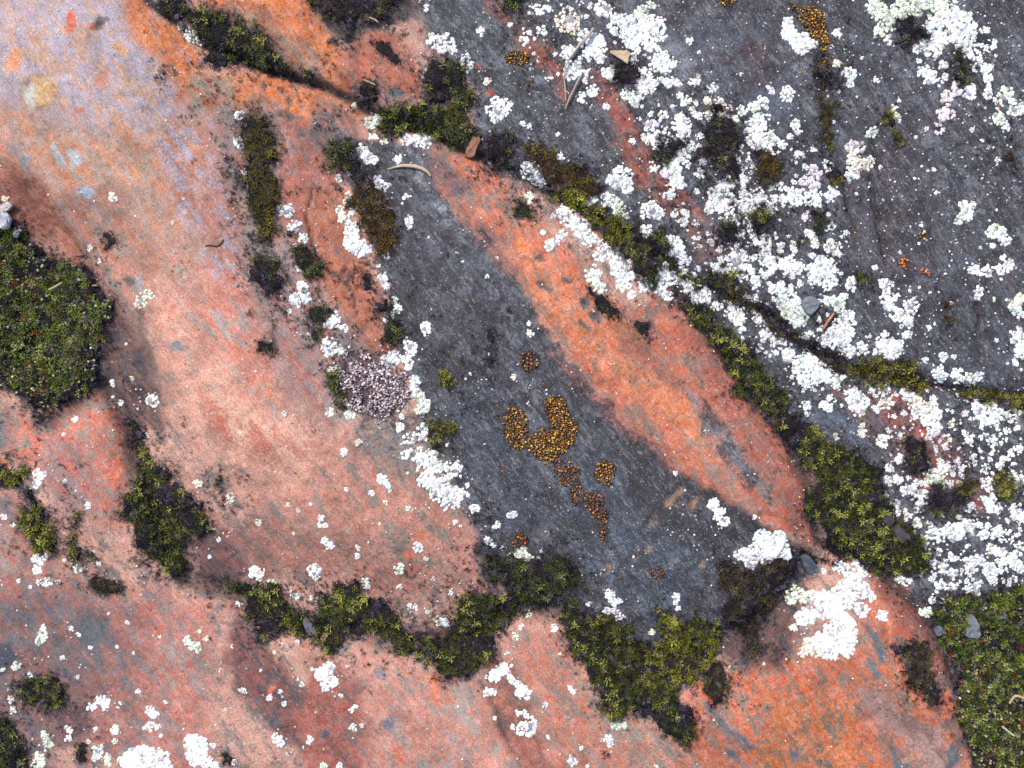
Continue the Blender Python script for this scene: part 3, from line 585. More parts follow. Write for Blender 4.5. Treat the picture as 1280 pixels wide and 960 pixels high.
 ('lich_d', 'gold-green moss patch at the right rim of the white lichen field', 'the gold-green field moss',
  [(942,194),(958,190),(972,204),(970,230),(958,238),(944,222)], .5, 'au', 5),
 ('lich_e', 'dark moss clump in the heart of the white lichen field', 'the mid-field moss clump',
  [(888,290),(904,278),(918,284),(922,300),(908,310),(892,306)], .35, 'dk', 6),
 ('lich_f', 'moss patch in the lichen field above the thin crack moss', 'the mid-field moss patch',
  [(924,268),(946,262),(966,268),(960,292),(944,298),(936,282)], .5, 'ol', 6),
 ('lich_g', 'dark tuft under the moss at the crack fork, hemmed in by lichens', 'the tuft under the crack fork',
  [(806,330),(822,328),(828,344),(820,358),(808,352)], .4, 'dk', 5),
 ('lich_h', 'olive moss tuft where the lichen field meets the thin crack moss', 'the tuft above the thin moss line',
  [(888,346),(904,338),(922,346),(918,362),(902,368)], .55, 'ol', 6),
 ('star_a', 'star-shaped yellow and red moss tuft beside a white lichen on the right slate', 'the star-shaped moss tuft',
  [(1096,134),(1108,128),(1118,144),(1128,158),(1130,174),(1120,182),(1108,172),(1102,154)], .7, 'yg', 4),
 ('tr_a', 'olive moss patch inside the pale lichen field at top right', 'the top-right field moss',
  [(1118,24),(1138,18),(1156,34),(1158,50),(1142,62),(1134,76),(1122,56)], .5, 'ol', 5),
 ('tr_b', 'oval olive moss tuft below the pale lichen field at top right', 'the oval top-right tuft',
  [(1186,64),(1200,62),(1214,80),(1216,98),(1202,108),(1188,98)], .55, 'ol', 6),
 ('tr_c', 'faint gold moss fleck on the right edge of the slate', 'the gold fleck at the right edge',
  [(1250,198),(1266,192),(1276,210),(1262,218)], .5, 'au', 3),
 ('small_top_tuft', 'small moss tuft between little lichens on blue-grey slate at top right of centre', 'the tuft on blue-grey slate',
  [(858,106),(870,102),(876,120),(866,132),(858,120)], .5, 'ol', 4),
 ('groove_moss', 'thin dark moss in the slate groove right of the lichen field', 'the thin groove moss',
  [(1016,120),(1030,112),(1044,128),(1040,150),(1044,200),(1052,230),(1042,234),(1030,200),(1022,150)], .25, 'go', 3),
 ('dark_tuft_r', 'dark furry moss tuft right of the broad starry mat, among lichens', 'the dark furry tuft',
  [(1122,548),(1138,544),(1156,552),(1164,572),(1160,590),(1142,602),(1128,590),(1126,568)], .2, 'dk', 6),
 ('olive_r', 'olive moss patch mixed with white lichens below the dark furry tuft', 'the lichen-mixed moss patch',
  [(1160,610),(1182,604),(1200,600),(1216,616),(1206,638),(1188,650),(1166,642),(1150,640)], .45, 'ol', 5),
 ('bright_r', 'bright green moss tuft on lichen-speckled rock near the right edge', 'the bright right-edge tuft',
  [(1244,596),(1256,592),(1272,600),(1274,620),(1258,634),(1246,624)], .7, 'yg', 6),
 ('dark_gap_r', 'dark brown moss in the hollow right of a trio of white lichens', 'the moss in the small hollow',
  [(1198,604),(1212,596),(1224,606),(1220,620),(1206,624)], .15, 'br', 4),
 ('top_right_tuft', 'small dark moss tuft above the three lichens at the upper end of the red streak', 'the top middle dark tuft',
  [(630,-20),(652,-20),(654,14),(640,22),(628,8)], .4, 'dk', 5),
 ('sm_a', 'little moss tuft on rock between tall grooves and white lichens', 'the small tuft near the grooves',
  [(1060,336),(1072,334),(1080,346),(1070,354),(1060,346)], .5, 'yg', 4),
 ('sm_b', 'gold-brown moss sliver in a short vertical groove on the right slate', 'the gold sliver in the groove',
  [(1180,378),(1186,376),(1188,394),(1184,404),(1176,400)], .6, 'au', 4),
 ('sm_c', 'tiny dark moss hook on pink rock right of the big cushion', 'the tiny hook of moss',
  [(126,288),(138,288),(146,298),(156,308),(146,316),(134,314),(136,302)], .45, 'go', 4),
 ('sm_d', 'tiny black moss spot on the pink ridge, shaped like a seahorse', 'the black spot on the pink ridge',
  [(228,326),(234,328),(238,330),(237,338),(230,338),(230,332)], .1, 'dk', 3),
 ('sm_e', 'small black moss spot on the orange rock at top left', 'the black spot at top left',
  [(201,92),(210,86),(218,92),(214,102),(204,102)], .1, 'dk', 4),
 ('sm_f', 'black crusty moss fleck in the dark notch below the top-left mat', 'the fleck below the top-left mat',
  [(236,74),(242,76),(244,82),(238,84)], .1, 'dk', 2),
 ('sm_g', 'faint dark tuft on the orange slope near the lower tip of the orange band', 'the faint tuft near the band tip',
  [(972,590),(980,588),(984,598),(976,602)], .2, 'gy', 2),
 ('sm_h', 'moss wisp by the pebble between the broad mat and the big white lichen', 'the wisp by the dark pebble',
  [(998,690),(1030,690),(1050,702),(1040,712),(1014,706),(998,716)], .2, 'dk', 4),
 ('sm_i', 'dark tuft on purple rock at the bottom, next to a tiny white lichen', 'the dark bottom tuft',
  [(278,932),(286,934),(294,948),(290,956),(282,946)], .3, 'dk', 3),
 ('sm_j', 'dark smear of moss right of the ragged patch under the rusty lichens', 'the small dark smear',
  [(392,534),(398,530),(402,538),(396,544)], .1, 'dk', 2),
 ('sm_k', 'black tuft low on the red slab by the downward moss lobe', 'the black tuft by the red slab',
  [(748,936),(756,932),(760,942),(752,948)], .2, 'dk', 3),
 ('sm_l', 'small dark tuft in the gap of lichens left of the grooves', 'the tuft left of the grooves',
  [(1010,262),(1026,264),(1034,278),(1022,292),(1012,280)], .4, 'dk', 5),
 ('sm_m', 'small brown tuft over the lichen field centre', 'the small brown field tuft',
  [(982,254),(994,256),(996,270),(984,272)], .4, 'ol', 4),
 ('sm_n', 'dark tuft with gold tips beside the reddish streak left of the golden beads', 'the gold-tipped dark tuft',
  [(654,108),(664,102),(668,120),(658,128)], .3, 'go', 3),
]
HUES = {   # leaf colours: (weight, rgb of young leaves) ; dead / old shoots are purplish black
 'ol': [(5, (94,104,30)), (4, (134,138,44)), (2, (184,184,88)), (4, (48,58,20))],
 'yg': [(5, (134,136,26)), (5, (178,174,46)), (3, (216,208,100)), (3, (76,82,20))],
 'dk': [(5, (66,76,34)), (4, (98,108,44)), (2, (156,160,80)), (4, (40,46,26))],
 'go': [(4, (110,104,28)), (3, (140,122,34)), (2, (80,84,26))],
 'au': [(4, (136,104,24)), (3, (110,96,30)), (2, (120,64,30)), (1, (160,150,50))],
 'br': [(4, (104,94,48)), (3, (84,66,46)), (2, (140,134,84)), (2, (70,60,48))],
 'gy': [(4, (104,110,84)), (3, (80,84,74)), (1, (130,134,100))],
 'cu': [(5, (112,138,36)), (4, (148,162,56)), (3, (186,190,104)), (1, (170,98,40)), (4, (66,82,28)), (1, (204,196,140))],
}
OLD = [(4, (40,34,44)), (3, (60,52,68)), (2, (34,32,38)), (3, (90,82,102)), (2, (128,120,140)), (1, (70,64,42))]
def pick(n, hues, r=rng):
    w = np.array([h[0] for h in hues], float); c = tone(np.array([h[1] for h in hues]))
    i = r.choice(len(w), n, p=w/w.sum()); return c[i]*r.uniform(.42, 1.5, (n, 1))
def shoot_template(seed, leaves, tiers=2, cheap=False):
    """one moss shoot seen as a star of narrow pointed leaves, unit radius"""
    r = np.random.default_rng(seed); V = []; Fc = []; T = []
    for j in range(leaves):
        up = (j % tiers)/max(tiers-1, 1)
        a = 2*math.pi*j/leaves*2.4+r.uniform(-.25, .25); L = (1-.42*up)*r.uniform(.75, 1.2); wd = r.uniform(.035, .062)*(1.25 if cheap and leaves < 10 else 1)
        rise = .35+.55*up+r.uniform(-.1, .15); ca, sa = math.cos(a), math.sin(a); cv = r.uniform(-.25, .25)
        b = len(V)
        segs = ((0.05, .6, .1*up), (.45, 1.0, rise*.75), (.8, .65, rise), (1.0, 0.0, rise*r.uniform(.7, 1.0)))
        if cheap: segs = (segs[0], (.55, 1.0, rise*.85), segs[3])
        for t, w_, z in segs:
            px, py = t*L, cv*t*t*L
            if w_ > 0:
                for s_ in (-1, 1):
                    qx, qy = px, py+s_*w_*wd; V.append((qx*ca-qy*sa, qx*sa+qy*ca, z-.05*abs(s_))); T.append(t)
            else: V.append((px*ca-py*sa, px*sa+py*ca, z)); T.append(t)
        Fc += [(b, b+2, b+3), (b, b+3, b+1), (b+2, b+4, b+3)] if cheap else [(b, b+2, b+3), (b, b+3, b+1), (b+2, b+4, b+5), (b+2, b+5, b+3), (b+4, b+6, b+5)]
    return np.array(V), np.array(Fc), np.array(T)
TPL = [shoot_template(s_, n, 2, True) for s_, n in ((1, 13), (2, 15), (3, 14), (4, 16))]
TPL_LOW = [shoot_template(s_+20, 8, 2, True) for s_ in range(4)]
def instance(tpls, X, Y, Zp, R, colr, tilt=None, r=rng):
    Vs, Fs, Cs = [], [], []; off = 0
    which = r.integers(0, len(tpls), len(X))
    for q, (V, Fc, T) in enumerate(tpls):
        m = np.where(which == q)[0]
        if not len(m): continue
        a = r.uniform(0, 2*np.pi, len(m)); c, s_ = np.cos(a)[:, None], np.sin(a)[:, None]
        x = (V[:, 0]*c-V[:, 1]*s_)*R[m][:, None]; y = (V[:, 0]*s_+V[:, 1]*c)*R[m][:, None]; z = V[:, 2]*R[m][:, None]*np.ones_like(c)
        if tilt is not None: x = x+tilt[m, 0:1]*z; y = y+tilt[m, 1:2]*z
        P = np.stack([x+X[m][:, None], y+Y[m][:, None], z+Zp[m][:, None]], -1).reshape(-1, 3)
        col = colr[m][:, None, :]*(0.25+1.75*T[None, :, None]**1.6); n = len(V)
        Vs.append(P); Cs.append(np.broadcast_to(col, (len(m), n, 3)).reshape(-1, 3))
        Fs.append((Fc[None]+(np.arange(len(m))*n)[:, None, None]).reshape(-1, 3)+off); off += len(m)*n
    return np.concatenate(Vs), np.concatenate(Fs), np.concatenate(Cs)
def jgrid(P, sp, pad=6, r=rng):
    P = np.asarray(P, float)
    x = np.arange(P[:,0].min()-pad, P[:,0].max()+pad, sp); y = np.arange(P[:,1].min()-pad, P[:,1].max()+pad, sp)
    X, Y = np.meshgrid(x, y); X = X.ravel()+r.uniform(-.5, .5, X.size)*sp; Y = Y.ravel()+r.uniform(-.5, .5, Y.size)*sp
    return X, Y
def rag(x, y): return fbm(x, y, 15, 4, 7, .65)*30-.8
SHARED = []
def shared_shoots():
    k_ = 0
    for hue in HUES:
        for t_ in range(3):
            V, Fc, T = TPL[t_]; c = pick(1, HUES[hue], np.random.default_rng(50+k_))[0]; k_ += 1
            SHARED.append((hue, V, Fc, c*1.1, T))
shared_shoots(); SH_MESH = {}
def lobe_mesh(A, rr, n=6, lift=0.0):
    A = np.asarray(A, float); m = len(A); a = np.linspace(0, 2*np.pi, n, endpoint=False)[None, :]+rr.uniform(0, 6, (m, 1))
    rad = A[:, 2:3]*(1+rr.uniform(-.28, .28, (m, n))); z0 = HT(A[:, 0], A[:, 1])[:, None]+lift
    x1, y1 = A[:, 0:1]+np.cos(a)*rad, A[:, 1:2]+np.sin(a)*rad
    x2, y2 = A[:, 0:1]+np.cos(a)*rad*.82, A[:, 1:2]+np.sin(a)*rad*.82
    h = A[:, 3:4]; Vv = np.zeros((m, 2*n+1, 3))
    Vv[:, :n, 0], Vv[:, :n, 1], Vv[:, :n, 2] = x1, y1, z0-.9
    Vv[:, n:2*n, 0], Vv[:, n:2*n, 1], Vv[:, n:2*n, 2] = x2, y2, z0+h*.9*(1+rr.uniform(-.1, .1, (m, n)))
    Vv[:, 2*n] = np.stack([A[:, 0], A[:, 1], z0[:, 0]+A[:, 3]*rr.uniform(.8, 1.05, m)], 1)
    f = []
    for i in range(n):
        j = (i+1) % n; f += [(i, j, n+j), (i, n+j, n+i), (n+i, n+j, 2*n)]
    Fv = (np.array(f)[None]+(np.arange(m)*(2*n+1))[:, None, None]).reshape(-1, 3)
    c = tone(A[:, 4:7])*1.46; c = np.clip(c*rr.uniform(.9, 1.05, (m, 1)), 0, .86)
    Cv = np.repeat(c[:, None, :], 2*n+1, 1); Cv[:, :n] *= .9
    return Vv.reshape(-1, 3), Fv, Cv.reshape(-1, 3)

def moss(name, label, ref, poly, green, hue, hgt):
    P = np.array(poly, float); cx, cy = P.mean(0); r = np.random.default_rng(abs(hash_(name)))
    off = 3.0 if name.startswith(('crack', 'left_column', 'gold_moss', 'beside_plate', 'lich_')) else 0.0
    root = empty('moss_cushion' if hue == 'cu' else 'moss_mat' if len(poly) > 8 else 'moss_tuft', cx, cy)
    tag(root, label, 'moss', 'moss growing on the bedrock')
    org = np.array(root.location)
    # humus pad
    sp = 2.6 if hgt > 5 else 2.0
    x = np.arange(P[:,0].min()-8, P[:,0].max()+8, sp); y = np.arange(P[:,1].min()-8, P[:,1].max()+8, sp)
    X, Y = np.meshgrid(x, y, indexing='ij'); D = sdist(X, Y, poly)+rag(X, Y)-3.4+off
    lim = max(3.0, hgt*1.3)
    dome = np.clip(D, 0, lim)/lim; dome = np.sqrt(np.clip(dome*(2-dome), 0, 1))
    def surf(px, py, d):
        q = np.clip(d, 0, lim)/lim; q = np.sqrt(np.clip(q*(2-q), 0, 1))
        return HT(px, py)+q*hgt*(.62+fbm(px, py, 13, 3, 3)*1.2)
    Zp = surf(X, Y, D)-np.where(D < 0, 2.5, 0)+.2
    keep = D > -sp; idn = np.arange(X.size).reshape(X.shape)
    q = keep[:-1, :-1] & keep[1:, :-1] & keep[1:, 1:] & keep[:-1, 1:]
    Fq = np.stack([idn[:-1, :-1], idn[1:, :-1], idn[1:, 1:], idn[:-1, 1:]], -1)[q]
    if len(Fq):
        used, inv = np.unique(Fq, return_inverse=True); V = np.stack([X, Y, Zp], -1).reshape(-1, 3)[used]
        col = np.broadcast_to(tone((40, 34, 36)), V.shape)*(.6+.9*r.random((len(V), 1)))
        mk('humus_pad', V, inv.reshape(-1, 4), M_SOIL, root, col, origin=org)
    # old dark shoots underneath and round the rim
    gx_, gy_ = jgrid(P, 3.7 if hgt > 5 else 3.3, 14, r); d = sdist(gx_, gy_, poly)+rag(gx_, gy_)+off
    m = (d > -1.0) | (r.random(len(d)) < .8*np.exp(np.clip(d, -30, 0)/(5.5 if hgt > 5 else 3.2))); gx_, gy_, d = gx_[m], gy_[m], d[m]
    R = r.uniform(2.4, 5.4, len(gx_))*(.72 if hgt < 5 else 1)
    til = r.normal(0, .5, (len(gx_), 2))
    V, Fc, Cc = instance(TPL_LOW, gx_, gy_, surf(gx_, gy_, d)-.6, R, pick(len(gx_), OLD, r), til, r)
    tag(mk('old_shoots', V, Fc, M_MOSS, root, Cc, smooth=False, origin=org), 'purplish black old shoots', kind='stuff')
    # living shoots
    gx_, gy_ = jgrid(P, 4.9 if hgt > 5 else 4.1, 6, r); d = sdist(gx_, gy_, poly)+rag(gx_, gy_)+off
    cl = fbm(gx_, gy_, 26, 3, 10)*1.7+.40
    m = (d > .5-3*(r.random(len(d)) < .3)) & (cl+r.uniform(-.22, .22, len(cl)) < (green*.88+.12*(d > 4))*np.clip((d+1)/(6 if hgt > 7 else 3), .15, 1)-(.5*(d < 15)-.05 if name == 'big_cushion' else 0)); gx_, gy_, d = gx_[m], gy_[m], d[m]
    R = r.uniform(3.0, 7.6, len(gx_))*(.7 if hgt < 5 else .85 if hgt < 8 else 1.0)
    big = R > 7.0; bi = np.where(big)[0][:120]; keepm = np.ones(len(R), bool); keepm[bi] = False
    if keepm.sum():
        a = keepm; til = r.normal(0, .35, (a.sum(), 2)); c = pick(a.sum(), HUES[hue], r)*.85*(.5+.75*np.clip(fbm(gx_[a], gy_[a], 18, 2, 2)+.5, 0, 1))[:, None]
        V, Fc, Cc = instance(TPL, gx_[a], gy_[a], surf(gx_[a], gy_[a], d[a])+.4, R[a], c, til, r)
        tag(mk('young_shoots', V, Fc, M_MOSS, root, Cc, smooth=False, origin=org), kind='stuff')
    if hue == 'cu':
        X, Y = jgrid(P, 6.5, 0, r); d2 = sdist(X, Y, poly); m = (d2 > 5) & (r.random(len(X)) < .5*(fbm(X, Y, 40, 2, 6)+.5+(Y > cy+30)*.25)); X, Y, d2 = X[m], Y[m], d2[m]
        X = np.repeat(X, 3)+r.normal(0, 1.6, 3*len(X)); Y = np.repeat(Y, 3)+r.normal(0, 1.6, 3*len(Y)); d2 = np.repeat(d2, 3)
        ci = r.choice(5, len(X), p=[.42, .12, .2, .18, .08]); cc = np.array([(202,200,150), (150,156,160), (222,214,190), (120,110,112), (166,92,44)], float)[ci]*r.uniform(.7, 1.05, (len(X), 1))
        A = np.concatenate([np.stack([X, Y, r.uniform(.6, 2.0, len(X)), surf(X, Y, d2)-HT(X, Y)+r.uniform(2, 4.5, len(X))], 1), cc], 1)
        Vc, Fk, Ck = lobe_mesh(A, r, 5); tag(mk('pale_crumbs', Vc, Fk, M_LICH, root, Ck, smooth=False, origin=org), 'pale lichen crumbs and grit caught in the moss', kind='stuff')
    for i in bi:                                            # the largest rosettes one by one, sharing meshes
        v_ = int(r.integers(0, 3)); key = (hue, v_)
        if key not in SH_MESH:
            h_, V, Fc, c, T = [s_ for s_ in SHARED if s_[0] == hue][v_]
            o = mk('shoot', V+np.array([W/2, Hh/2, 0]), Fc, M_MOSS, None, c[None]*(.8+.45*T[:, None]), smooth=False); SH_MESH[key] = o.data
            bpy.data.objects.remove(o)
        o = bpy.data.objects.new('shoot', SH_MESH[key]); C.objects.link(o); o.parent = root
        z_ = float(surf(gx_[i:i+1], gy_[i:i+1], d[i:i+1])[0])+.8
        w_ = wpt(gx_[i], gy_[i], z_); o.location = (w_[0]-org[0], w_[1]-org[1], w_[2]-org[2])
        o.scale = (R[i]*.98,)*3; o.rotation_euler = (r.normal(0, .2), r.normal(0, .2), r.uniform(0, 6.28))
    return root
def hash_(s_):
    h = 7
    for ch in s_: h = (h*131+ord(ch)) % 1000003
    return h
for m_ in MATS:
    moss(*m_)
# thin scattered wisps of old moss between and around the mats
WISP = [(965,790,36,30,.9),(990,750,14,40,.8),(318,300,14,20,.9),(330,390,14,40,.9),(342,440,12,20,.9),(395,350,14,30,.9),(405,420,20,30,.9),(450,330,10,30,.5),(430,215,30,30,.9),(476,250,26,50,.8),(300,220,12,70,.7),(352,300,12,30,.8),(365,370,14,40,.6),(540,500,12,50,.6),(740,250,60,30,.6),(690,225,40,30,.7),(280,200,10,40,.5),(290,260,12,40,.5),(345,300,16,30,.6),(320,350,20,40,.5),(345,420,20,40,.5),(395,420,18,30,.6),(365,130,18,14,.4),(410,200,26,20,.7),(450,240,24,40,.7),(480,300,14,40,.6),(440,150,26,14,.4),(600,470,30,40,.4),(540,470,16,40,.5),(560,560,14,30,.5),(640,400,18,30,.3),(690,700,60,30,.5),(620,700,40,30,.6),(880,370,50,26,.5),(960,400,40,26,.5),(930,330,50,40,.4),(870,220,50,40,.5),(980,230,40,50,.4),(1000,290,40,40,.4),(300,180,14,60,.25),(400,180,30,50,.35),(370,270,22,50,.3),(340,400,22,60,.25),(420,330,20,60,.2),(430,400,28,50,.45),(400,450,26,40,.3),(470,250,40,60,.4),(500,330,26,50,.25),(540,400,40,60,.22),
 (555,480,34,50,.35),(540,540,26,40,.4),(570,600,26,30,.3),(610,640,30,30,.35),(620,440,20,50,.3),(660,455,16,22,.3),(620,560,16,70,.2),(700,600,40,60,.2),(800,560,40,60,.1),(250,90,50,40,.2),(280,140,50,50,.14),(430,70,30,30,.3),(500,20,36,30,.4),
 (620,210,40,50,.4),(700,210,60,40,.45),(760,270,60,50,.4),(820,310,40,40,.4),(870,180,60,60,.3),(920,230,60,60,.3),(980,280,60,70,.3),(900,300,50,40,.3),(1000,340,50,50,.3),(1040,420,40,40,.4),(790,100,40,50,.25),(700,60,60,50,.25),(650,30,40,40,.3),
 (1040,130,26,70,.4),(1060,220,30,60,.3),(1110,160,24,40,.25),(1150,50,50,40,.3),(1210,90,30,40,.3),(1250,200,40,60,.25),(1230,250,40,30,.25),(1180,390,20,50,.3),(1240,440,30,60,.2),(1090,350,30,30,.2),(1170,580,70,60,.35),(1210,620,50,50,.35),(1150,640,40,30,.3),(1050,480,50,30,.3),(1200,500,80,20,.3),
 (1260,620,40,40,.2),(90,720,70,30,.25),(60,600,70,40,.15),(40,690,50,30,.1),(200,560,40,40,.25),(230,690,50,40,.3),(290,620,30,30,.2),(330,740,90,24,.35),(420,780,110,50,.25),(560,770,110,60,.25),(670,740,60,40,.4),(760,790,80,40,.3),(900,840,50,50,.3),(900,870,40,20,.3),(950,800,70,30,.4),(1000,790,50,20,.4),
 (980,520,30,30,.3),(1010,640,20,40,.4),(1060,700,60,16,.4),(1140,740,30,30,.3),(1180,860,30,60,.25),(1140,840,36,50,.3),(140,490,26,40,.3),(130,400,20,70,.4),(60,320,70,20,.3),(40,520,50,16,.4),(20,900,50,50,.35),(100,930,40,30,.2),(50,860,50,30,.2),(600,180,30,30,.4),(560,140,60,60,.2),(880,120,40,30,.15),(1040,60,30,60,.2)]
rw = np.random.default_rng(31); wx, wy = [], []
for a_, b_, c_, d_, e_ in WISP:
    n_ = int(c_*d_*e_*.22); wx.append(a_+rw.normal(0, c_*.55, n_)); wy.append(b_+rw.normal(0, d_*.55, n_))
wx, wy = np.concatenate(wx), np.concatenate(wy); m_ = fbm(wx, wy, 22, 4, 4) > .03; wx, wy = wx[m_], wy[m_]
wx = np.repeat(wx, 2)+rw.normal(0, 2.2, 2*len(wx)); wy = np.repeat(wy, 2)+rw.normal(0, 2.2, 2*len(wy))
wc = np.where(rw.random((len(wx), 1)) < .72, pick(len(wx), OLD, rw), pick(len(wx), HUES['ol']+HUES['br'], rw)*.7)
V, Fc, Cc = instance(TPL_LOW, wx, wy, HT(wx, wy)-.3, rw.uniform(1.4, 4.4, len(wx)), wc, rw.normal(0, .5, (len(wx), 2)), rw)
tag(mk('moss_wisps', V, Fc, M_MOSS, None, Cc, smooth=False), 'thin dark wisps of old moss scattered between the mats and lichens', 'moss', kind='stuff')
def in_moss(x, y, d0=0):
    res = np.zeros(np.shape(x), bool)
    for m_ in MATS:
        P = np.array(m_[3]); b = (x > P[:,0].min()-9) & (x < P[:,0].max()+9) & (y > P[:,1].min()-9) & (y < P[:,1].max()+9)
        if b.any():
            i = np.where(b)[0]; res[i] |= sdist(x[i], y[i], m_[3])+rag(x[i], y[i]) > d0
    return res

# ------------------------------------------------------------------ white crust lichens
# read tile by tile, four units to a pixel: (x, y, radius) or with a kind: r ring, c cream, g greenish, p pinkish, w bright thick, l loose
def T(ox, oy, *it):
    res = []
    for q in it:
        kd = q[3] if len(q) > 3 else ''
        res.append((ox+q[0]/4, oy+q[1]/4, max(q[2]/4, 1.6), kd))
    return res
B = []
B += T(0,0,(900,128,20,'c'),(950,180,34),(990,190,34),(1045,160,15),(1200,580,25),(1200,715,28),(1240,770,18),(1225,860,18),(1265,870,22),(8,840,12,'c'))
B += T(320,0,(852,30,12),(852,50,11),(925,215,60,'r'),(985,250,22),(1045,300,26),(1065,335,24),(868,378,40,'c'),(1122,160,22),(1158,412,20,'c'),(1213,550,62,'r'),(475,770,20),(530,760,34),(560,795,34),(595,800,20),(710,800,22),(810,705,34),(850,715,36),(755,705,28),(570,620,34,'g'),(610,600,30,'g'),(640,710,20,'g'),(590,690,22),(415,895,20),(612,910,28),(635,935,28),(495,528,18,'c'),(10,850,12),(1270,125,12),(1170,810,12,'g'))
B += T(640,0,(130,60,35,'l'),(185,55,18),(75,190,45,'l'),(150,170,30,'l'),(280,115,62,'cr'),(455,60,45,'r'),(340,20,20,'l'),(540,130,60),(640,130,60),(710,130,50),(640,210,60),(580,190,50),(740,190,30),(280,270,35),(300,360,45),(370,200,40),(430,230,45),(430,290,35),(380,270,30),(480,370,35),(500,400,25),(400,460,28),(345,490,30,'l'),(370,390,35,'l'),(600,300,30),(650,380,45),(650,450,40),(620,510,40),(560,480,25),(700,420,30),(740,310,45),(760,360,30),(795,330,25),(720,340,30),(810,420,28),(835,485,18),(885,212,18),(932,268,10),(952,312,8),(912,410,28),(995,452,26,'r'),(970,515,22,'c'),(1035,545,38,'cr'),(1085,600,20),(1145,560,28),(1250,510,25),(1140,378,10),(840,620,45),(850,670,35),(755,590,28),(690,580,15),(700,640,40,'l'),(680,700,35,'l'),(930,590,20),(1060,740,25),(1230,620,50),(1220,700,50),(1260,740,40),(1150,810,45,'l'),(865,755,25),(830,800,45),(800,860,45),(820,910,40),(930,880,30,'l'),(780,840,30),(1080,920,30),(1040,930,25),(1140,910,30),(600,712,16,'w'),(700,800,25,'l'),(700,850,20),(540,890,55),(500,910,30),(570,930,35),(90,850,45),(150,900,40),(120,890,30,'r'),(242,785,20),(55,622,16),(85,635,14),(228,675,12),(470,540,18),(215,280,12),(230,375,10),(1275,440,10),(740,700,50,'l'),(780,720,40,'l'),(640,60,30,'g'),(690,40,26,'g'))
B += T(960,0,(95,120,28,'w'),(105,170,40,'w'),(150,210,48,'w'),(170,255,24,'w'),(215,225,28,'w'),(340,165,25,'r'),(310,238,12),(340,325,22,'c'),(405,370,35,'r'),(405,425,20),(370,435,12),(90,475,40,'r'),(10,460,20,'p'),(132,630,28),(150,665,18),(105,688,18),(15,720,18),(470,290,10),(545,400,18,'l'),(540,50,50,'g'),(600,110,45,'g'),(560,160,35,'g'),(600,200,25,'l'),(680,40,50,'g'),(650,90,40,'g'),(760,20,60,'g'),(850,20,60,'g'),(840,120,50),(900,80,55),(960,100,50),(1000,150,50),(930,170,50),(860,200,40),(830,240,45),(780,220,25),(745,245,22),(980,220,45),(1000,270,35),(1050,230,40,'l'),(1060,300,25),(1095,150,18),(1130,232,15),(1105,395,30),(1095,340,25),(780,360,34),(820,385,34),(800,405,24),(880,330,20),(885,385,18),(855,430,8),(940,450,35,'p'),(1005,465,35),(890,490,35,'p'),(880,575,40,'p'),(1097,473,28,'r'),(1190,480,42,'gr'),(1245,545,38,'r'),(1150,590,40,'g'),(1190,630,25),(520,665,28,'r'),(630,545,22,'c'),(640,590,26,'c'),(435,740,45,'pr'),(430,810,45,'c'),(415,870,32),(490,820,35,'c'),(520,800,20),(225,750,15),(150,780,25,'l'),(300,830,28),(230,860,35,'p'),(220,920,40,'p'),(320,950,25),(60,940,25,'l'),(860,650,25,'pl'),(840,625,12),(1015,652,13),(1145,800,14),(830,848,11),(10,770,18),(935,5,15))
B += T(0,240,(20,35,20,'c'),(595,40,24,'c'),(935,42,6),(455,280,18,'cl'),(507,347,14,'c'),(775,520,26,'c'),(730,550,36,'cr'),(625,760,8),(655,930,12,'c'),(540,950,16),(887,165,10,'c'),(1145,135,8))
B += T(320,240,(465,40,30),(480,100,18),(425,95,26,'c'),(440,130,28,'c'),(465,152,16,'w'),(478,205,40,'w'),(480,255,42,'w'),(520,285,42,'w'),(560,288,24,'w'),(495,175,22,'w'),(640,305,25),(752,38,25,'l'),(768,150,24),(770,182,14),(110,80,12),(160,98,34,'r'),(190,172,30),(225,160,10),(238,232,25),(197,275,15),(237,378,32,'g'),(235,478,30),(205,540,35),(250,535,28),(175,600,12),(375,660,30),(405,630,25),(440,685,22,'r'),(275,722,16,'g'),(365,765,35),(375,800,30),(415,790,28),(620,360,20,'l'),(635,430,25),(655,470,20),(695,540,20,'g'),(710,585,25,'g'),(665,622,28,'g'),(850,685,30,'r'),(770,775,36,'r'),(700,830,35),(660,850,35),(765,830,32),(765,880,20),(800,945,28),(865,230,7),(1035,350,8),(1157,425,10),(1168,815,10),(1072,910,8),(1050,935,6),(950,930,18,'g'),(1205,330,8))
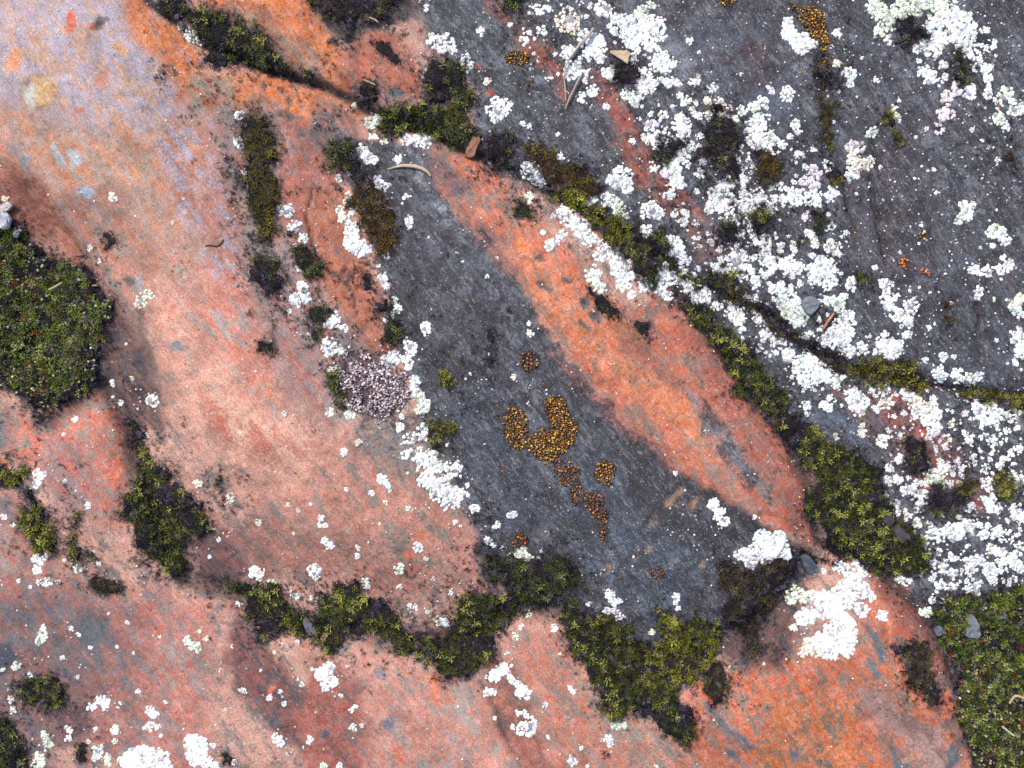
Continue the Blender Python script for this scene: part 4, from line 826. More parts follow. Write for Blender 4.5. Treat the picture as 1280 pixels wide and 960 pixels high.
B += T(640,240,(85,35,28,'g'),(265,110,40),(300,150,50),(350,190,50),(380,240,40),(205,125,14),(155,208,16),(185,268,28),(240,235,38,'l'),(455,310,42,'r'),(510,310,38),(530,375,50),(560,420,45),(555,465,35),(600,515,22),(650,475,30),(675,460,30),(405,420,45,'g'),(430,475,40,'g'),(440,250,15),(400,40,30),(520,75,45,'g'),(480,40,35),(560,120,20),(690,95,45,'r'),(730,110,30),(670,190,35,'l'),(850,160,26,'l'),(785,15,28),(1040,30,55),(1060,80,40),(990,80,30),(1000,20,30),(1160,90,45),(1230,40,50),(1150,20,25),(1270,100,30),(1100,150,35,'l'),(820,280,50),(825,320,35),(790,240,25),(870,340,25),(930,385,15),(935,270,18,'l'),(1125,340,60,'r'),(1250,260,45),(1260,330,35),(1200,230,30,'l'),(1020,375,30),(1070,410,25),(1150,455,40,'l'),(1210,455,30),(1200,530,25,'l'),(770,370,45),(820,380,45),(850,420,45),(760,440,45),(740,495,28),(780,520,28),(900,440,45),(930,480,45),(960,510,40),(930,540,28),(890,480,30),(1020,575,28),(1100,590,45),(1130,640,35),(1150,690,20),(905,660,14,'c'),(1085,560,20),(1230,630,28),(1270,610,20),(1260,710,25),(1235,790,25,'l'),(85,660,13),(90,708,20),(10,925,16),(60,575,6))
B += T(960,240,(315,20,35),(220,50,40,'l'),(120,20,40,'l'),(50,50,35,'l'),(110,65,25),(240,20,30,'l'),(315,285,38,'r'),(220,230,25,'g'),(225,265,20),(310,175,20),(388,207,15),(180,205,12),(115,270,20,'g'),(90,360,40),(130,385,30),(40,350,35,'l'),(10,370,25),(260,370,45),(300,400,40),(230,430,40),(300,455,38),(210,390,30),(405,458,32),(60,490,35,'l'),(100,500,30,'l'),(20,490,25),(155,460,18),(70,560,40,'g'),(110,600,45,'g'),(160,640,40,'g'),(130,560,35),(310,550,30,'g'),(370,530,25),(350,570,30,'g'),(395,620,35),(360,670,45),(320,710,45),(350,750,45),(400,790,35),(280,750,35),(470,785,35),(400,720,30),(15,690,35),(40,740,35),(90,760,30,'l'),(110,820,40),(160,880,40),(200,820,40),(230,860,40),(260,890,40),(300,920,40),(190,930,40),(210,720,25,'l'),(240,930,30),(350,940,30,'g'),(585,465,32),(595,530,38),(600,570,28),(715,570,38,'r'),(640,615,35),(680,630,28),(700,650,28),(690,715,25),(645,518,12),(530,380,15),(440,10,10),(765,168,10),(755,257,8),(755,478,8),(800,680,16),(575,800,42),(620,790,48),(590,770,40),(565,745,28),(580,710,18),(640,770,30),(500,722,14),(545,940,30,'g'),(785,840,16),(880,825,24),(935,823,13),(990,85,35),(960,130,30,'g'),(1000,120,25),(1025,60,12),(1120,200,36,'g'),(1155,210,34),(1180,245,26),(1120,270,15),(1025,385,28),(1045,400,20),(1095,400,32,'r'),(1200,365,28),(1145,375,20),(1170,330,16),(1160,395,25),(1048,502,30,'r'),(990,357,6),(1235,580,32,'g'),(1260,540,30,'g'),(1265,610,20),(1250,720,40),(1270,790,40),(1240,850,20),(855,900,30),(870,930,28),(950,915,35),(1050,930,35),(1000,940,30),(170,15,25,'l'))
B += T(0,480,(540,5,12),(575,93,18,'r'),(533,65,8),(675,125,6),(755,82,38,'gr'),(355,178,18,'r'),(205,450,30),(195,490,25),(305,255,10),(340,485,12,'l'),(457,602,16),(445,615,10),(17,665,18,'r'),(65,705,12),(197,880,36,'r'),(185,930,22),(390,925,22,'g'),(498,897,14),(318,880,10),(475,835,8),(393,530,6),(995,498,22,'cr'),(1160,570,24,'c'),(1070,725,8),(1045,865,12),(1265,945,32,'w'),(1220,242,10,'c'),(1130,750,16,'l'),(1090,780,14,'l'),(720,262,14,'p'))
B += T(320,480,(380,140,22,'c'),(160,150,15,'c'),(478,155,25,'g'),(525,290,18,'c'),(455,335,20),(815,60,35,'g'),(840,110,32),(790,20,25),(825,140,25,'g'),(850,90,25),(730,165,20,'l'),(725,215,22),(830,210,30,'l'),(850,250,30),(760,280,30,'l'),(745,345,25,'l'),(810,260,25,'l'),(790,340,40,'l'),(840,360,40),(880,370,35),(850,420,35,'l'),(910,410,40),(960,440,40,'l'),(1000,430,35),(880,480,40),(840,480,30),(930,480,40,'p'),(900,530,40),(960,540,50,'w'),(1000,560,35,'w'),(950,595,25),(1000,600,22,'l'),(1025,545,25),(1060,548,12),(630,465,22),(655,480,26),(670,500,16),(590,535,16,'r'),(677,525,10),(467,518,12),(175,597,12,'c'),(288,592,10),(225,625,12,'c'),(340,660,16),(330,695,14),(360,697,14),(18,690,18,'cr'),(195,745,9,'c'),(355,780,22),(380,800,20),(518,810,18,'cl'),(516,850,16),(815,808,26,'r'),(855,865,14,'c'),(720,915,26,'gr'),(295,935,35,'wr'),(18,945,22,'c'),(1095,620,24),(1000,685,14),(1025,705,10),(1205,705,20),(1160,775,22),(1185,795,18),(1224,808,14),(770,615,15,'l'),(780,680,12,'l'),(630,688,8),(1270,655,16),(1210,880,10),(765,440,8),(655,585,14,'l'))
B += T(640,480,(1005,600,28),(1035,640,26,'r'),(1055,685,25,'r'),(1020,665,18),(990,610,18),(815,445,12),(1207,664,13),(1250,770,45,'w'),(1265,830,45,'w'),(1200,850,50,'w'),(1150,850,35,'w'),(1190,900,28,'w'),(1270,880,25,'w'),(8,650,18),(45,850,35,'g'),(75,870,25,'g'),(130,870,10),(145,835,8),(605,860,5))
B += T(960,480,(447,90,62,'wr'),(97,75,20,'g'),(185,110,25,'r'),(195,150,14),(300,110,28),(270,105,18),(190,10,15),(335,10,18),(520,35,15),(590,30,30),(560,15,25),(595,95,34,'cr'),(545,125,22),(632,162,14),(700,50,38),(740,90,42,'c'),(780,130,35,'c'),(820,110,30),(830,75,18),(840,160,30),(800,180,35),(830,220,35),(820,250,18),(740,150,25),(470,245,22,'c'),(340,262,18,'c'),(570,283,30),(580,305,15),(660,375,28),(605,420,25),(625,460,22,'l'),(600,480,18),(685,525,30,'r'),(720,530,25),(750,550,26,'r'),(740,495,18),(885,425,30,'r'),(830,465,40,'g'),(860,500,30,'g'),(810,475,25,'g'),(960,420,22,'l'),(965,460,15),(1010,280,22),(880,300,14),(895,320,8),(1028,365,24,'r'),(1065,135,38,'r'),(1120,120,40),(1150,160,38),(1100,180,30),(1200,170,30,'l'),(1240,175,22,'l'),(1050,100,25),(1200,235,18),(1125,290,26,'l'),(1135,340,22,'l'),(1220,350,22,'l'),(1255,325,22),(925,140,10),(930,180,10),(745,700,25,'g'),(820,745,36,'r'),(935,740,48,'w'),(985,700,30),(1010,710,28),(900,720,25),(1055,705,18),(1080,750,28),(1150,740,25),(1170,790,30,'l'),(1120,830,30,'l'),(1160,840,30),(1210,760,30,'l'),(1250,650,35),(1230,620,20),(1270,670,25),(1100,590,30,'l'),(1080,570,20,'l'),(1030,900,45),(1060,880,30),(850,890,35,'l'),(880,920,25),(930,945,25),(1180,900,30),(1230,880,40),(1260,920,30),(1110,930,35),(1150,930,30),(650,645,18),(690,652,18,'c'),(355,915,28),(400,930,25),(440,905,28),(480,940,28),(285,940,14),(30,800,65,'w'),(80,860,45,'w'),(20,860,40,'w'),(445,352,10,'p'),(935,530,10),(975,580,12),(645,615,10),(752,945,20),(1265,480,30,'l'),(1075,510,12,'l'),(1180,415,14,'l'))
B += T(0,720,(205,305,36,'g'),(215,258,14),(360,262,15),(393,293,14),(235,30,22),(198,30,16),(150,55,12),(90,25,12,'g'),(292,30,12),(640,230,12),(545,187,8),(805,300,9),(455,355,12),(585,355,9),(313,408,14),(80,450,24,'g'),(150,495,14),(668,385,10,'g'),(388,505,10),(690,577,13,'r'),(50,620,20),(62,672,20),(460,655,24),(500,615,25),(525,640,26),(590,645,18,'l'),(830,630,10),(755,675,26),(775,695,20),(750,755,26,'l'),(790,755,16),(808,795,10),(475,765,14),(573,770,24,'r'),(440,830,12),(573,828,16,'g'),(345,770,20),(345,812,18),(222,795,22),(235,845,28,'g'),(495,875,32,'g'),(535,920,28,'g'),(480,910,20),(425,860,10),(1000,272,13,'c'),(1035,310,16,'cl'),(950,320,24,'g'),(985,350,28,'g'),(1220,567,18),(1165,350,10),(1110,470,14,'l'),(1130,665,12,'c'),(1190,145,18,'l'),(680,930,70,'w'),(730,900,66,'w'),(790,930,62,'w'),(640,930,45,'w'),(830,945,30,'w'),(970,835,52,'w'),(1005,850,45,'w'),(985,900,50,'w'),(1030,930,35,'w'),(1080,950,25,'w'),(1070,840,16),(1178,920,14),(50,850,28,'g'),(190,925,40,'g'),(10,470,12,'g'))
B += T(320,720,(300,5,16),(80,45,25,'g'),(15,10,20),(182,92,16),(205,102,16),(278,112,12,'g'),(555,20,22,'g'),(560,45,16),(720,48,16,'l'),(783,150,24,'r'),(887,8,12),(860,178,12,'g'),(915,225,26,'g'),(945,235,24,'w'),(355,295,10,'g'),(210,325,14),(125,345,14,'l'),(95,380,10,'l'),(370,450,32,'w'),(335,485,38,'w'),(390,520,32),(355,550,20),(400,510,25),(287,458,10),(25,470,8),(70,612,20),(145,632,15,'g'),(210,505,14,'l'),(235,535,12,'l'),(125,572,12),(432,583,12),(485,655,16),(508,635,12),(490,748,20,'g'),(533,737,13),(110,805,24),(128,825,24),(275,810,18),(265,830,12),(160,885,9),(240,855,8),(340,945,18,'g'),(420,945,16),(1240,460,34),(1205,485,34),(1190,500,28),(1275,510,20),(1155,573,18),(1185,573,20),(1195,692,10,'r'),(1250,380,14,'l'),(340,858,8),(975,80,16,'l'),(1155,497,10),(1110,450,8),(1015,632,7,'c'),(463,435,8))
B += T(640,720,(490,90,24,'w'),(505,130,22),(532,125,18,'w'),(475,175,22,'w'),(540,205,24),(515,175,18,'p'),(820,100,20),(815,130,14),(828,160,14),(700,280,18,'c'),(385,145,14,'l'),(300,160,8),(85,195,18,'g'),(45,255,14,'g'),(212,263,18),(20,303,20,'g'),(5,520,20),(35,540,22),(50,570,30),(75,580,26),(40,670,20,'l'),(65,680,18,'l'),(75,745,48,'r'),(5,740,14),(290,555,14),(305,572,16),(165,640,16,'l'),(178,790,10),(480,810,26,'l'),(485,835,20,'l'),(515,740,30,'gl'),(545,735,30,'g'),(345,855,12),(300,912,24,'r'),(378,942,10),(720,945,10),(1253,432,8,'g'),(490,870,12,'l'),(1085,450,8,'g'),(290,298,10),(240,385,5))
B += T(960,720,(140,100,45,'g'),(200,100,40,'g'),(120,130,26,'g'),(280,120,50,'w'),(340,110,50),(400,60,50),(460,60,55),(500,90,40),(420,20,40),(390,120,50),(470,170,35,'r'),(330,180,50,'w'),(260,170,45,'p'),(190,200,45,'w'),(160,225,20),(370,240,60,'w'),(320,300,60,'w'),(260,330,55,'w'),(210,350,45,'c'),(390,310,50,'w'),(300,370,45,'w'),(170,375,25,'c'),(380,360,40,'w'),(125,255,20,'c'),(573,203,27,'r'),(695,30,25,'l'),(665,20,18),(815,15,18),(865,50,28,'r'),(800,185,28,'g'),(820,120,20),(1050,80,35),(1020,70,25),(920,60,20,'l'),(1270,60,18),(1240,20,18,'l'),(1130,10,16,'l'))
B = np.array([(x, y, r) for x, y, r, k_ in B]), [k_ for *_, k_ in B]
BX, BY, BR = B[0].T; BK = B[1]
# extra small rosettes filling the thick fields
fields = [([(840,130),(900,130),(960,120),(1000,200),(1050,280),(1060,360),(1080,420),(1060,460),(1000,420),(930,370),(880,330),(850,290),(820,230),(800,170)], 330, 1.4, 5.2),
          ([(760,30),(830,20),(850,70),(830,130),(790,160),(770,120),(750,80)], 50, 1.4, 4), ([(1080,0),(1200,0),(1250,60),(1270,130),(1230,160),(1150,80)], 100, 1.4, 4.4),
          ([(740,260),(850,330),(940,380),(1050,460),(1130,490),(1120,520),(1000,490),(950,480),(900,400),(800,360),(720,300)], 150, 1.4, 4.4),
          ([(1100,540),(1280,500),(1280,735),(1180,735),(1130,700),(1100,620)], 330, 1.2, 4.4), ([(1010,470),(1280,490),(1280,560),(1100,560)], 90, 1.2, 4),
          ([(640,0),(740,0),(760,60),(720,140),(660,90)], 40, 1.6, 4), ([(490,520),(560,540),(590,620),(560,625),(505,570)], 40, 1.6, 4), ([(1140,700),(1200,700),(1250,735),(1170,740)], 40, 1.4, 4), ([(980,40),(1280,200),(1280,480),(1080,460),(1040,200)], 110, 1.0, 3)]
rf = np.random.default_rng(5); fx_, fy_, fr_ = [], [], []
fields += [([(850,130),(940,120),(1010,180),(1040,280),(1040,350),(980,380),(900,330),(840,240)], 90, 3.2, 7.5), ([(740,265),(840,330),(940,385),(1040,450),(1130,495),(1110,515),(1000,480),(930,450),(880,390),(800,350)], 50, 3, 6.5), ([(1120,600),(1280,560),(1280,735),(1180,735)], 50, 3, 7), ([(760,20),(830,30),(840,110),(780,150)], 16, 3, 7)]
for P, n, r0, r1 in fields:
    P = np.array(P, float); x = rf.uniform(P[:,0].min(), P[:,0].max(), n*3); y = rf.uniform(P[:,1].min(), P[:,1].max(), n*3)
    m = sdist(x, y, P) > 0; x, y = x[m][:n], y[m][:n]; fx_.append(x); fy_.append(y); fr_.append(r0+(r1-r0)*rf.random(len(x))**2)
x = rf.uniform(-100, 1380, 900); y = rf.uniform(-100, 1060, 900)          # and beyond the frame
m = ((x < -8) | (x > 1288) | (y < -8) | (y > 968)); fx_.append(x[m]); fy_.append(y[m]); fr_.append(1.5+8*rf.random(m.sum())**3)
fx_, fy_, fr_ = map(np.concatenate, (fx_, fy_, fr_)); m = ~in_moss(fx_, fy_, 2); fx_, fy_, fr_ = fx_[m], fy_[m], fr_[m]

def lobes(x, y, r, kind, rr):
    """positions, radii, heights and colours of the squamules of one rosette"""
    l = np.clip(0.34*r, .95, 2.6)
    pts = []
    if r > 3.5 and 'l' not in kind and 'r' not in kind: pts.append((x, y, r*(.86 if 'w' in kind else .5), .55, 232, 232, 232))
    if r > 4 and 'r' in kind: pts.append((x, y, r*.6, .35, 150, 146, 156))
    n = max(5, int(2*math.pi*(r*.8)/(l*1.35)))
    el = rr.uniform(.78, 1.0); ea = rr.uniform(0, 3.14)
    ph = rr.uniform(0, 6.28, 3); am = rr.uniform(.04, .16, 3)
    def rad(a): return r*(1+am[0]*math.sin(2*a+ph[0])+am[1]*math.sin(3*a+ph[1])+am[2]*math.sin(5*a+ph[2]))
    rings = [(1.0, 1.0)]
    q = 1.0-1.15*l/r
    while q*r > .55*l: rings.append((q, 1.0)); q -= 1.2*l/r
    if r > 1.5*l: rings.append((0, 1))
    drop = .34 if 'l' in kind else .03 if 'w' in kind else .12
    for qi, (q, _) in enumerate(rings):
        nn = max(1, int(2*math.pi*r*max(q-.25*l/r, 0)/(l*1.3)))
        for j in range(nn):
            if rr.random() < drop: continue
            a = 2*math.pi*(j+rr.uniform(-.35, .35))/nn+qi; R_ = max(rad(a)*q-l*.55, 0)+rr.normal(0, .16*l)
            lr = l*rr.uniform(.7, 1.25); u, v = R_*math.cos(a), R_*math.sin(a)*el
            if vnoise(np.array([(x+u)/4.2]), np.array([(y+v)/4.2]), 3)[0] < (.40 if 'l' in kind else .06 if 'w' in kind else .17): continue
            centre = q < .42 and r > 4
            h = rr.uniform(.55, .95)*(1.35 if 'w' in kind else 1.0)*min(1, r/6+.3)
            if 'r' in kind and centre and rr.random() < .8:
                c = (rr.uniform(128, 178),)*3; c = (c[0], c[1]-4, c[2]+8); h *= .5
            elif centre and r > 6 and rr.random() < .25: c = (176, 170, 182)
            else:
                c = {'c': (232, 222, 204), 'g': (224, 232, 212), 'p': (226, 214, 220)}.get(next((z for z in kind if z in 'cgp'), ''), (240, 242, 240))
                if rr.random() < .2: c = tuple(z*rr.uniform(.68, .85) for z in c)
            pts.append((x+u*math.cos(ea)-v*math.sin(ea), y+u*math.sin(ea)+v*math.cos(ea), lr, h, *c))
    return pts
def speck_mesh(A, rr):
    A = np.asarray(A, float); m = len(A); a = np.linspace(0, 2*np.pi, 4, endpoint=False)[None, :]+rr.uniform(0, 6, (m, 1)); rad = A[:, 2:3]*rr.uniform(.6, 1.4, (m, 4))
    V = np.zeros((m, 5, 3)); V[:, :4, 0] = A[:, 0:1]+np.cos(a)*rad; V[:, :4, 1] = A[:, 1:2]+np.sin(a)*rad; z = HT(A[:, 0], A[:, 1]); V[:, :4, 2] = z[:, None]-.35
    V[:, 4] = np.stack([A[:, 0], A[:, 1], z+A[:, 3]], 1)
    Fv = (np.array([(0, 1, 4), (1, 2, 4), (2, 3, 4), (3, 0, 4)])[None]+(np.arange(m)*5)[:, None, None]).reshape(-1, 3)
    return V.reshape(-1, 3), Fv, np.repeat(np.clip(tone(A[:, 4:7])*1.2, 0, .85)[:, None], 5, 1).reshape(-1, 3)

# join the rosettes that belong to one thallus
nB = len(BX); par = list(range(nB))
def root_(i):
    while par[i] != i: i = par[i]
    return i
box = {i: [BX[i]-BR[i], BY[i]-BR[i], BX[i]+BR[i], BY[i]+BR[i]] for i in range(nB)}
pairs = []
for i in range(nB):
    d = np.hypot(BX[i+1:]-BX[i], BY[i+1:]-BY[i]); ov = d/(BR[i+1:]+BR[i]); pairs += [(o_, i, i+1+j) for j, o_ in enumerate(ov) if o_ < .98]
for o_, i, j in sorted(pairs):
    a, b = root_(i), root_(j)
    if a == b: continue
    bb = [min(box[a][0], box[b][0]), min(box[a][1], box[b][1]), max(box[a][2], box[b][2]), max(box[a][3], box[b][3])]
    lim = 125 if ('w' in BK[i] and 'w' in BK[j]) or (975 < bb[0] and 718 < bb[1] and bb[2] < 1100 and bb[3] < 830) else 44
    if max(bb[2]-bb[0], bb[3]-bb[1]) <= lim: par[b] = a; box[a] = bb
groups = {}
for i in range(nB): groups.setdefault(root_(i), []).append(i)
groups = sorted(groups.values(), key=lambda g: -sum(BR[i]**2 for i in g))
ENTIRE, REST = groups[:295], groups[295:]

# landmarks a viewer can find, for telling the lichens apart
LM = [(np.mean([p[0] for p in m_[3]]), np.mean([p[1] for p in m_[3]]), m_[2]) for m_ in MATS if len(m_[2].split()) <= 6 and not m_[0].startswith('sm_')]
LM += [(512, 212, 'the curled dry blade'), (716, 90, 'the forked dry straw'), (774, 72, 'the tan chip'), (592, 186, 'the wood chip'), (465, 478, 'the bumpy pinkish lichen'), (1012, 378, 'the flat grey pebble'), (1034, 400, 'the orange twig'),
       (1160, 482, 'the red star sprig'), (672, 535, 'the golden bead patch'), (1014, 50, 'the top golden patch'), (842, 632, 'the tan scars on slate'), (60, 121, 'the tan oval spot'), (90, 200, 'the pale mineral spots'), (270, 307, 'the black hair'), (960, 560, 'the orange band'), (500, 900, 'the bottom red slab'),
       (1095, 270, 'the parallel grooves'), (1015, 712, 'the dark pebble by moss'), (1040, 770, 'the biggest white lichen'), (330, 600, 'the pink ridge'), (1127, 328, 'the orange specks on slate'), (1215, 782, 'the corner pebble'), (1200, 170, 'the upper right slate'), (1180, 560, 'the right red patch')]
DIRS = ['right of', 'lower right of', 'below', 'lower left of', 'left of', 'upper left of', 'above', 'upper right of']
ORD = ['', 'second nearest it', 'third nearest it', 'fourth nearest it', 'fifth nearest it', 'sixth nearest it', 'seventh nearest it', 'eighth nearest it']
def describe(items):
    """items: (x, y, extent, kind, count) -> unique labels"""
    info = []
    for x, y, ex_, kd, n in items:
        c = sorted(LM, key=lambda q: math.hypot(q[0]-x, q[1]-y)+(30 if math.hypot(q[0]-x, q[1]-y) < 6 else 0))[0]
        d = math.hypot(c[0]-x, c[1]-y); k_ = int(round(math.atan2(y-c[1], x-c[0])/(math.pi/4))) % 8
        size = 'tiny' if ex_ < 9 else 'small' if ex_ < 17 else 'medium' if ex_ < 30 else 'broad' if ex_ < 60 else 'very large'
        colr = 'cream' if 'c' in kd else 'greenish white' if 'g' in kd else 'pinkish white' if 'p' in kd else 'pure white' if 'w' in kd else 'white'
        form = 'ring lichen with grey centre' if 'r' in kd and n == 1 else 'loose grainy lichen' if 'l' in kd else 'lichen rosette' if n == 1 else 'twin lichen' if n == 2 else 'lobed lichen'
        info.append([f'{size} {colr} {form}', DIRS[k_], c[2], d])
    buckets = {}
    for i, q in enumerate(info): buckets.setdefault((q[0], q[1], q[2]), []).append(i)
    res = [None]*len(info)
    for key, ids in buckets.items():
        ids.sort(key=lambda i: info[i][3])
        for r_, i in enumerate(ids):
            s_ = f'{key[0]} {key[1]} {key[2]}'
            if len(ids) > 1: s_ += ', '+('nearest it' if r_ == 0 else ORD[min(r_, 7)])
            res[i] = s_
    return res
its = []
for g in ENTIRE:
    w = BR[g]**2; cx, cy = (BX[g]*w).sum()/w.sum(), (BY[g]*w).sum()/w.sum(); kd = BK[max(g, key=lambda i: BR[i])]
    exx = max((BX[g]+BR[g]).max()-(BX[g]-BR[g]).min(), (BY[g]+BR[g]).max()-(BY[g]-BR[g]).min()); its.append((cx, cy, exx, kd, len(g)))
labs = describe(its)
for g, (cx, cy, exx, kd, n), lb in zip(ENTIRE, its, labs):
    rr = np.random.default_rng(int(cx*7+cy*13)); pts = []
    for i in g: pts += lobes(BX[i], BY[i], BR[i]*1.06, BK[i], rr)
    V, Fc, Cc = lobe_mesh(pts, rr); tag(mk('crust_lichen', V, Fc, M_LICH, None, Cc, origin=np.array(wpt(cx, cy, float(HT(cx, cy))))), lb, 'lichen', 'white crust lichens on the rock')
rr = np.random.default_rng(77); pts = []
for g in REST:
    for i in g: pts += lobes(BX[i], BY[i], BR[i], BK[i], rr)
for x, y, r_ in zip(fx_, fy_, fr_):
    if rr.random() < .93: pts += lobes(x, y, r_, rr.choice(['', '', '', '', 'l', 'l', 'g', 'p']), rr)
V, Fc, Cc = lobe_mesh(pts, rr); tag(mk('small_lichen_rosettes', V, Fc, M_LICH, None, Cc), 'many tiny white lichen rosettes scattered over the whole rock', 'lichen', kind='stuff')

# the dust of white granules: more of it on the slate and near the lichens
n = 74000; x = rf.uniform(-60, 1340, n); y = rf.uniform(-60, 1020, n)
u = x-y*.9-350; dens = .16+.5*np.clip(u/200, 0, 1)+np.clip(fbm(x, y, 60, 4, 9)*2.2, -.15, .6)
near = np.zeros(n)
for i in range(nB): near = np.maximum(near, np.exp(-np.hypot(x-BX[i], y-BY[i])/(BR[i]*1.6+3))*(BR[i] > 3))
m = (rf.random(n) < np.clip(dens*.55+near*.55, 0, 1)) & ~in_moss(x, y, 3); x, y = x[m], y[m]; r_ = .36+1.15*rf.random(len(x))**5
sp_ = np.stack([x, y, r_, r_*.8, *(np.array([[230, 228, 224]])*rf.uniform(.74, 1.06, (len(x), 1))).T], 1)
big_ = sp_[:, 2] > .95
V, Fc, Cc = speck_mesh(sp_[~big_], rf); tag(mk('lichen_dust', V, Fc, M_LICH, None, Cc), 'finest white lichen dust all over the rock', 'lichen', kind='stuff')
V, Fc, Cc = lobe_mesh(sp_[big_], rf, n=5); tag(mk('lichen_granules', V, Fc, M_LICH, None, Cc), 'dust of tiny white lichen granules sprinkled over the rock', 'lichen', kind='stuff')
# a finer scatter of dark crumbs and pinkish grit on the bare ridge
n = 15000; x = rf.uniform(-110, 1390, n); y = rf.uniform(-110, 1070, n); m = rf.random(n) < np.clip(.35+fbm(x, y, 45, 3, 4)*2, 0, 1); x, y = x[m], y[m]
r_ = .5+1.0*rf.random(len(x))**3; cc = np.where(rf.random((len(x), 1)) < .6, np.array([[62, 46, 46]]), np.array([[206, 168, 150]]))*rf.uniform(.7, 1.2, (len(x), 1))
x3 = rf.uniform(420, 1340, 64000); y3 = rf.uniform(-60, 1020, 64000); sel = TA[((x3-X0)/STEP).astype(int).clip(0, len(xs)-1), ((y3-Y0)/STEP).astype(int).clip(0, len(ys)-1), 0] < .12
x3, y3 = x3[sel], y3[sel]; g3 = rf.uniform(30, 176, (len(x3), 1))*np.array([[1, .98, 1.02]]); r3 = rf.uniform(.45, 1.1, len(x3))
V, Fc, Cc = speck_mesh(np.concatenate([np.concatenate([np.stack([x, y, r_, r_*.7], 1), cc], 1), np.concatenate([np.stack([x3, y3, r3, r3*.5], 1), g3], 1)]), rf); tag(mk('rock_crumbs', V, Fc, M_STONE, None, Cc), 'dark, grey and pinkish crumbs of grit lying on the rock', 'grit', kind='stuff')

# ------------------------------------------------------------------ golden granule lichens
def bead_template():
    V = [(0, 0, 1.0)]; n = 7
    for zz, rr_ in ((.72, .7), (.1, 1.0), (-.5, .8)):
        for i in range(n): V.append((rr_*math.cos(2*math.pi*i/n+zz), rr_*math.sin(2*math.pi*i/n+zz), zz))
    f = [(0, 1+i, 1+(i+1) % n) for i in range(n)]
    for k_ in (0, 1):
        for i in range(n):
            a, b, c, d = 1+k_*n+i, 1+k_*n+(i+1) % n, 1+(k_+1)*n+i, 1+(k_+1)*n+(i+1) % n; f += [(a, c, d), (a, d, b)]
    V = np.array(V); return V, np.array(f), np.clip((V[:, 2]+.5)/1.5, 0, 1)
BEAD = bead_template()
def beads(name, label, poly, dens, cols, rad=(.7, 1.6), base=(58, 40, 30)):
    P = np.array(poly, float); r = np.random.default_rng(hash_(name)); cx, cy = P.mean(0)
    root = empty(name, cx, cy); tag(root, label, 'lichen', 'golden granular cushions'); org = np.array(root.location)
    X, Y = jgrid(P, 2.3, 3, r); d = sdist(X, Y, poly)+rag(X, Y)*.4; m = (d > -.6) & (r.random(len(X)) < dens+.25*(fbm(X, Y, 14, 2, 5) > 0)); X, Y = X[m], Y[m]
    if len(X) < 8: X, Y = cx+r.normal(0, 3, 12), cy+r.normal(0, 3, 12)
    R = r.uniform(*rad, len(X)); V, Fc, Cc = instance([BEAD], X, Y, HT(X, Y)+1.4+r.uniform(0, 1.4, len(X)), R, pick(len(X), cols, r), None, r)
    tag(mk('golden_granules', V, Fc, M_BEAD, root, Cc, origin=org), kind='stuff')
    X, Y = jgrid(P, 2.6, 4, r); d = sdist(X, Y, poly)+rag(X, Y)*.4; m = (d > -1.6) | (np.hypot(X-cx, Y-cy) < 3); X, Y = X[m], Y[m]
    R = r.uniform(1.3, 2.6, len(X)); V, Fc, Cc = instance(TPL_LOW, X, Y, HT(X, Y)-.2, R, np.tile(tone(base), (len(X), 1))*r.uniform(.5, 1.4, (len(X), 1)), None, r)
    tag(mk('dark_base', V, Fc, M_SOIL, root, Cc, smooth=False, origin=org), 'dark brown base between the granules', kind='stuff')
GOLD = [(4, (164, 112, 22)), (4, (124, 78, 20)), (2, (200, 156, 56)), (4, (82, 52, 22))]
RUST = [(4, (132, 76, 26)), (4, (100, 54, 24)), (2, (176, 116, 38)), (3, (70, 42, 26))]
beads('golden_cushion', 'golden beaded lichen curving like the letter U on the slate wedge', [(627,520),(636,512),(652,514),(660,528),(664,540),(672,538),(688,532),(684,516),(682,500),(690,494),(706,500),(712,520),(722,538),(716,556),(700,572),(684,580),(672,570),(656,562),(640,560),(628,546)], .9, GOLD)
beads('golden_cushion', 'dark tail of rusty beads running down from the U-shaped golden lichen', [(690,572),(704,574),(718,584),(722,598),(724,616),(738,614),(752,620),(758,640),(756,656),(762,668),(756,676),(748,670),(748,650),(734,636),(716,632),(712,612),(700,600),(692,590)], .55, RUST, base=(48,36,34))
beads('golden_cushion', 'compact round patch of golden beads right of the U-shaped golden lichen', [(744,584),(752,572),(764,576),(768,588),(770,600),(764,606),(750,602),(744,594)], .72, GOLD)
beads('golden_cushion', 'tall golden bead patch beside the bright white lichen at top right', [(984,4),(1000,10),(1014,8),(1030,20),(1036,40),(1034,56),(1030,70),(1024,64),(1018,50),(1006,38),(996,24)], .72, GOLD)
beads('golden_cushion', 'narrow line of golden beads in the dark groove under the top right patch', [(1024,70),(1034,68),(1038,84),(1034,92),(1026,88)], .5, GOLD)
beads('golden_cushion', 'small round golden bead patch on slate left of the forked dry straw', [(634,66),(646,62),(660,66),(664,76),(652,84),(636,84)], .66, GOLD)
beads('golden_cushion', 'golden bead flecks at the top edge of the picture on blue slate', [(896,-12),(918,-12),(920,4),(908,12),(898,6)], .45, GOLD)
beads('golden_cushion', 'bright orange bead speck left of a fainter orange speck on right slate', [(1118,322),(1130,322),(1134,334),(1128,338),(1120,332)], .6, [(3, (214,112,28)), (2, (160,76,26))])
beads('golden_cushion', 'faint orange bead speck right of the brighter one on right slate', [(1152,338),(1160,336),(1164,342),(1156,346)], .4, [(3, (200,108,34)), (2, (140,76,30))])
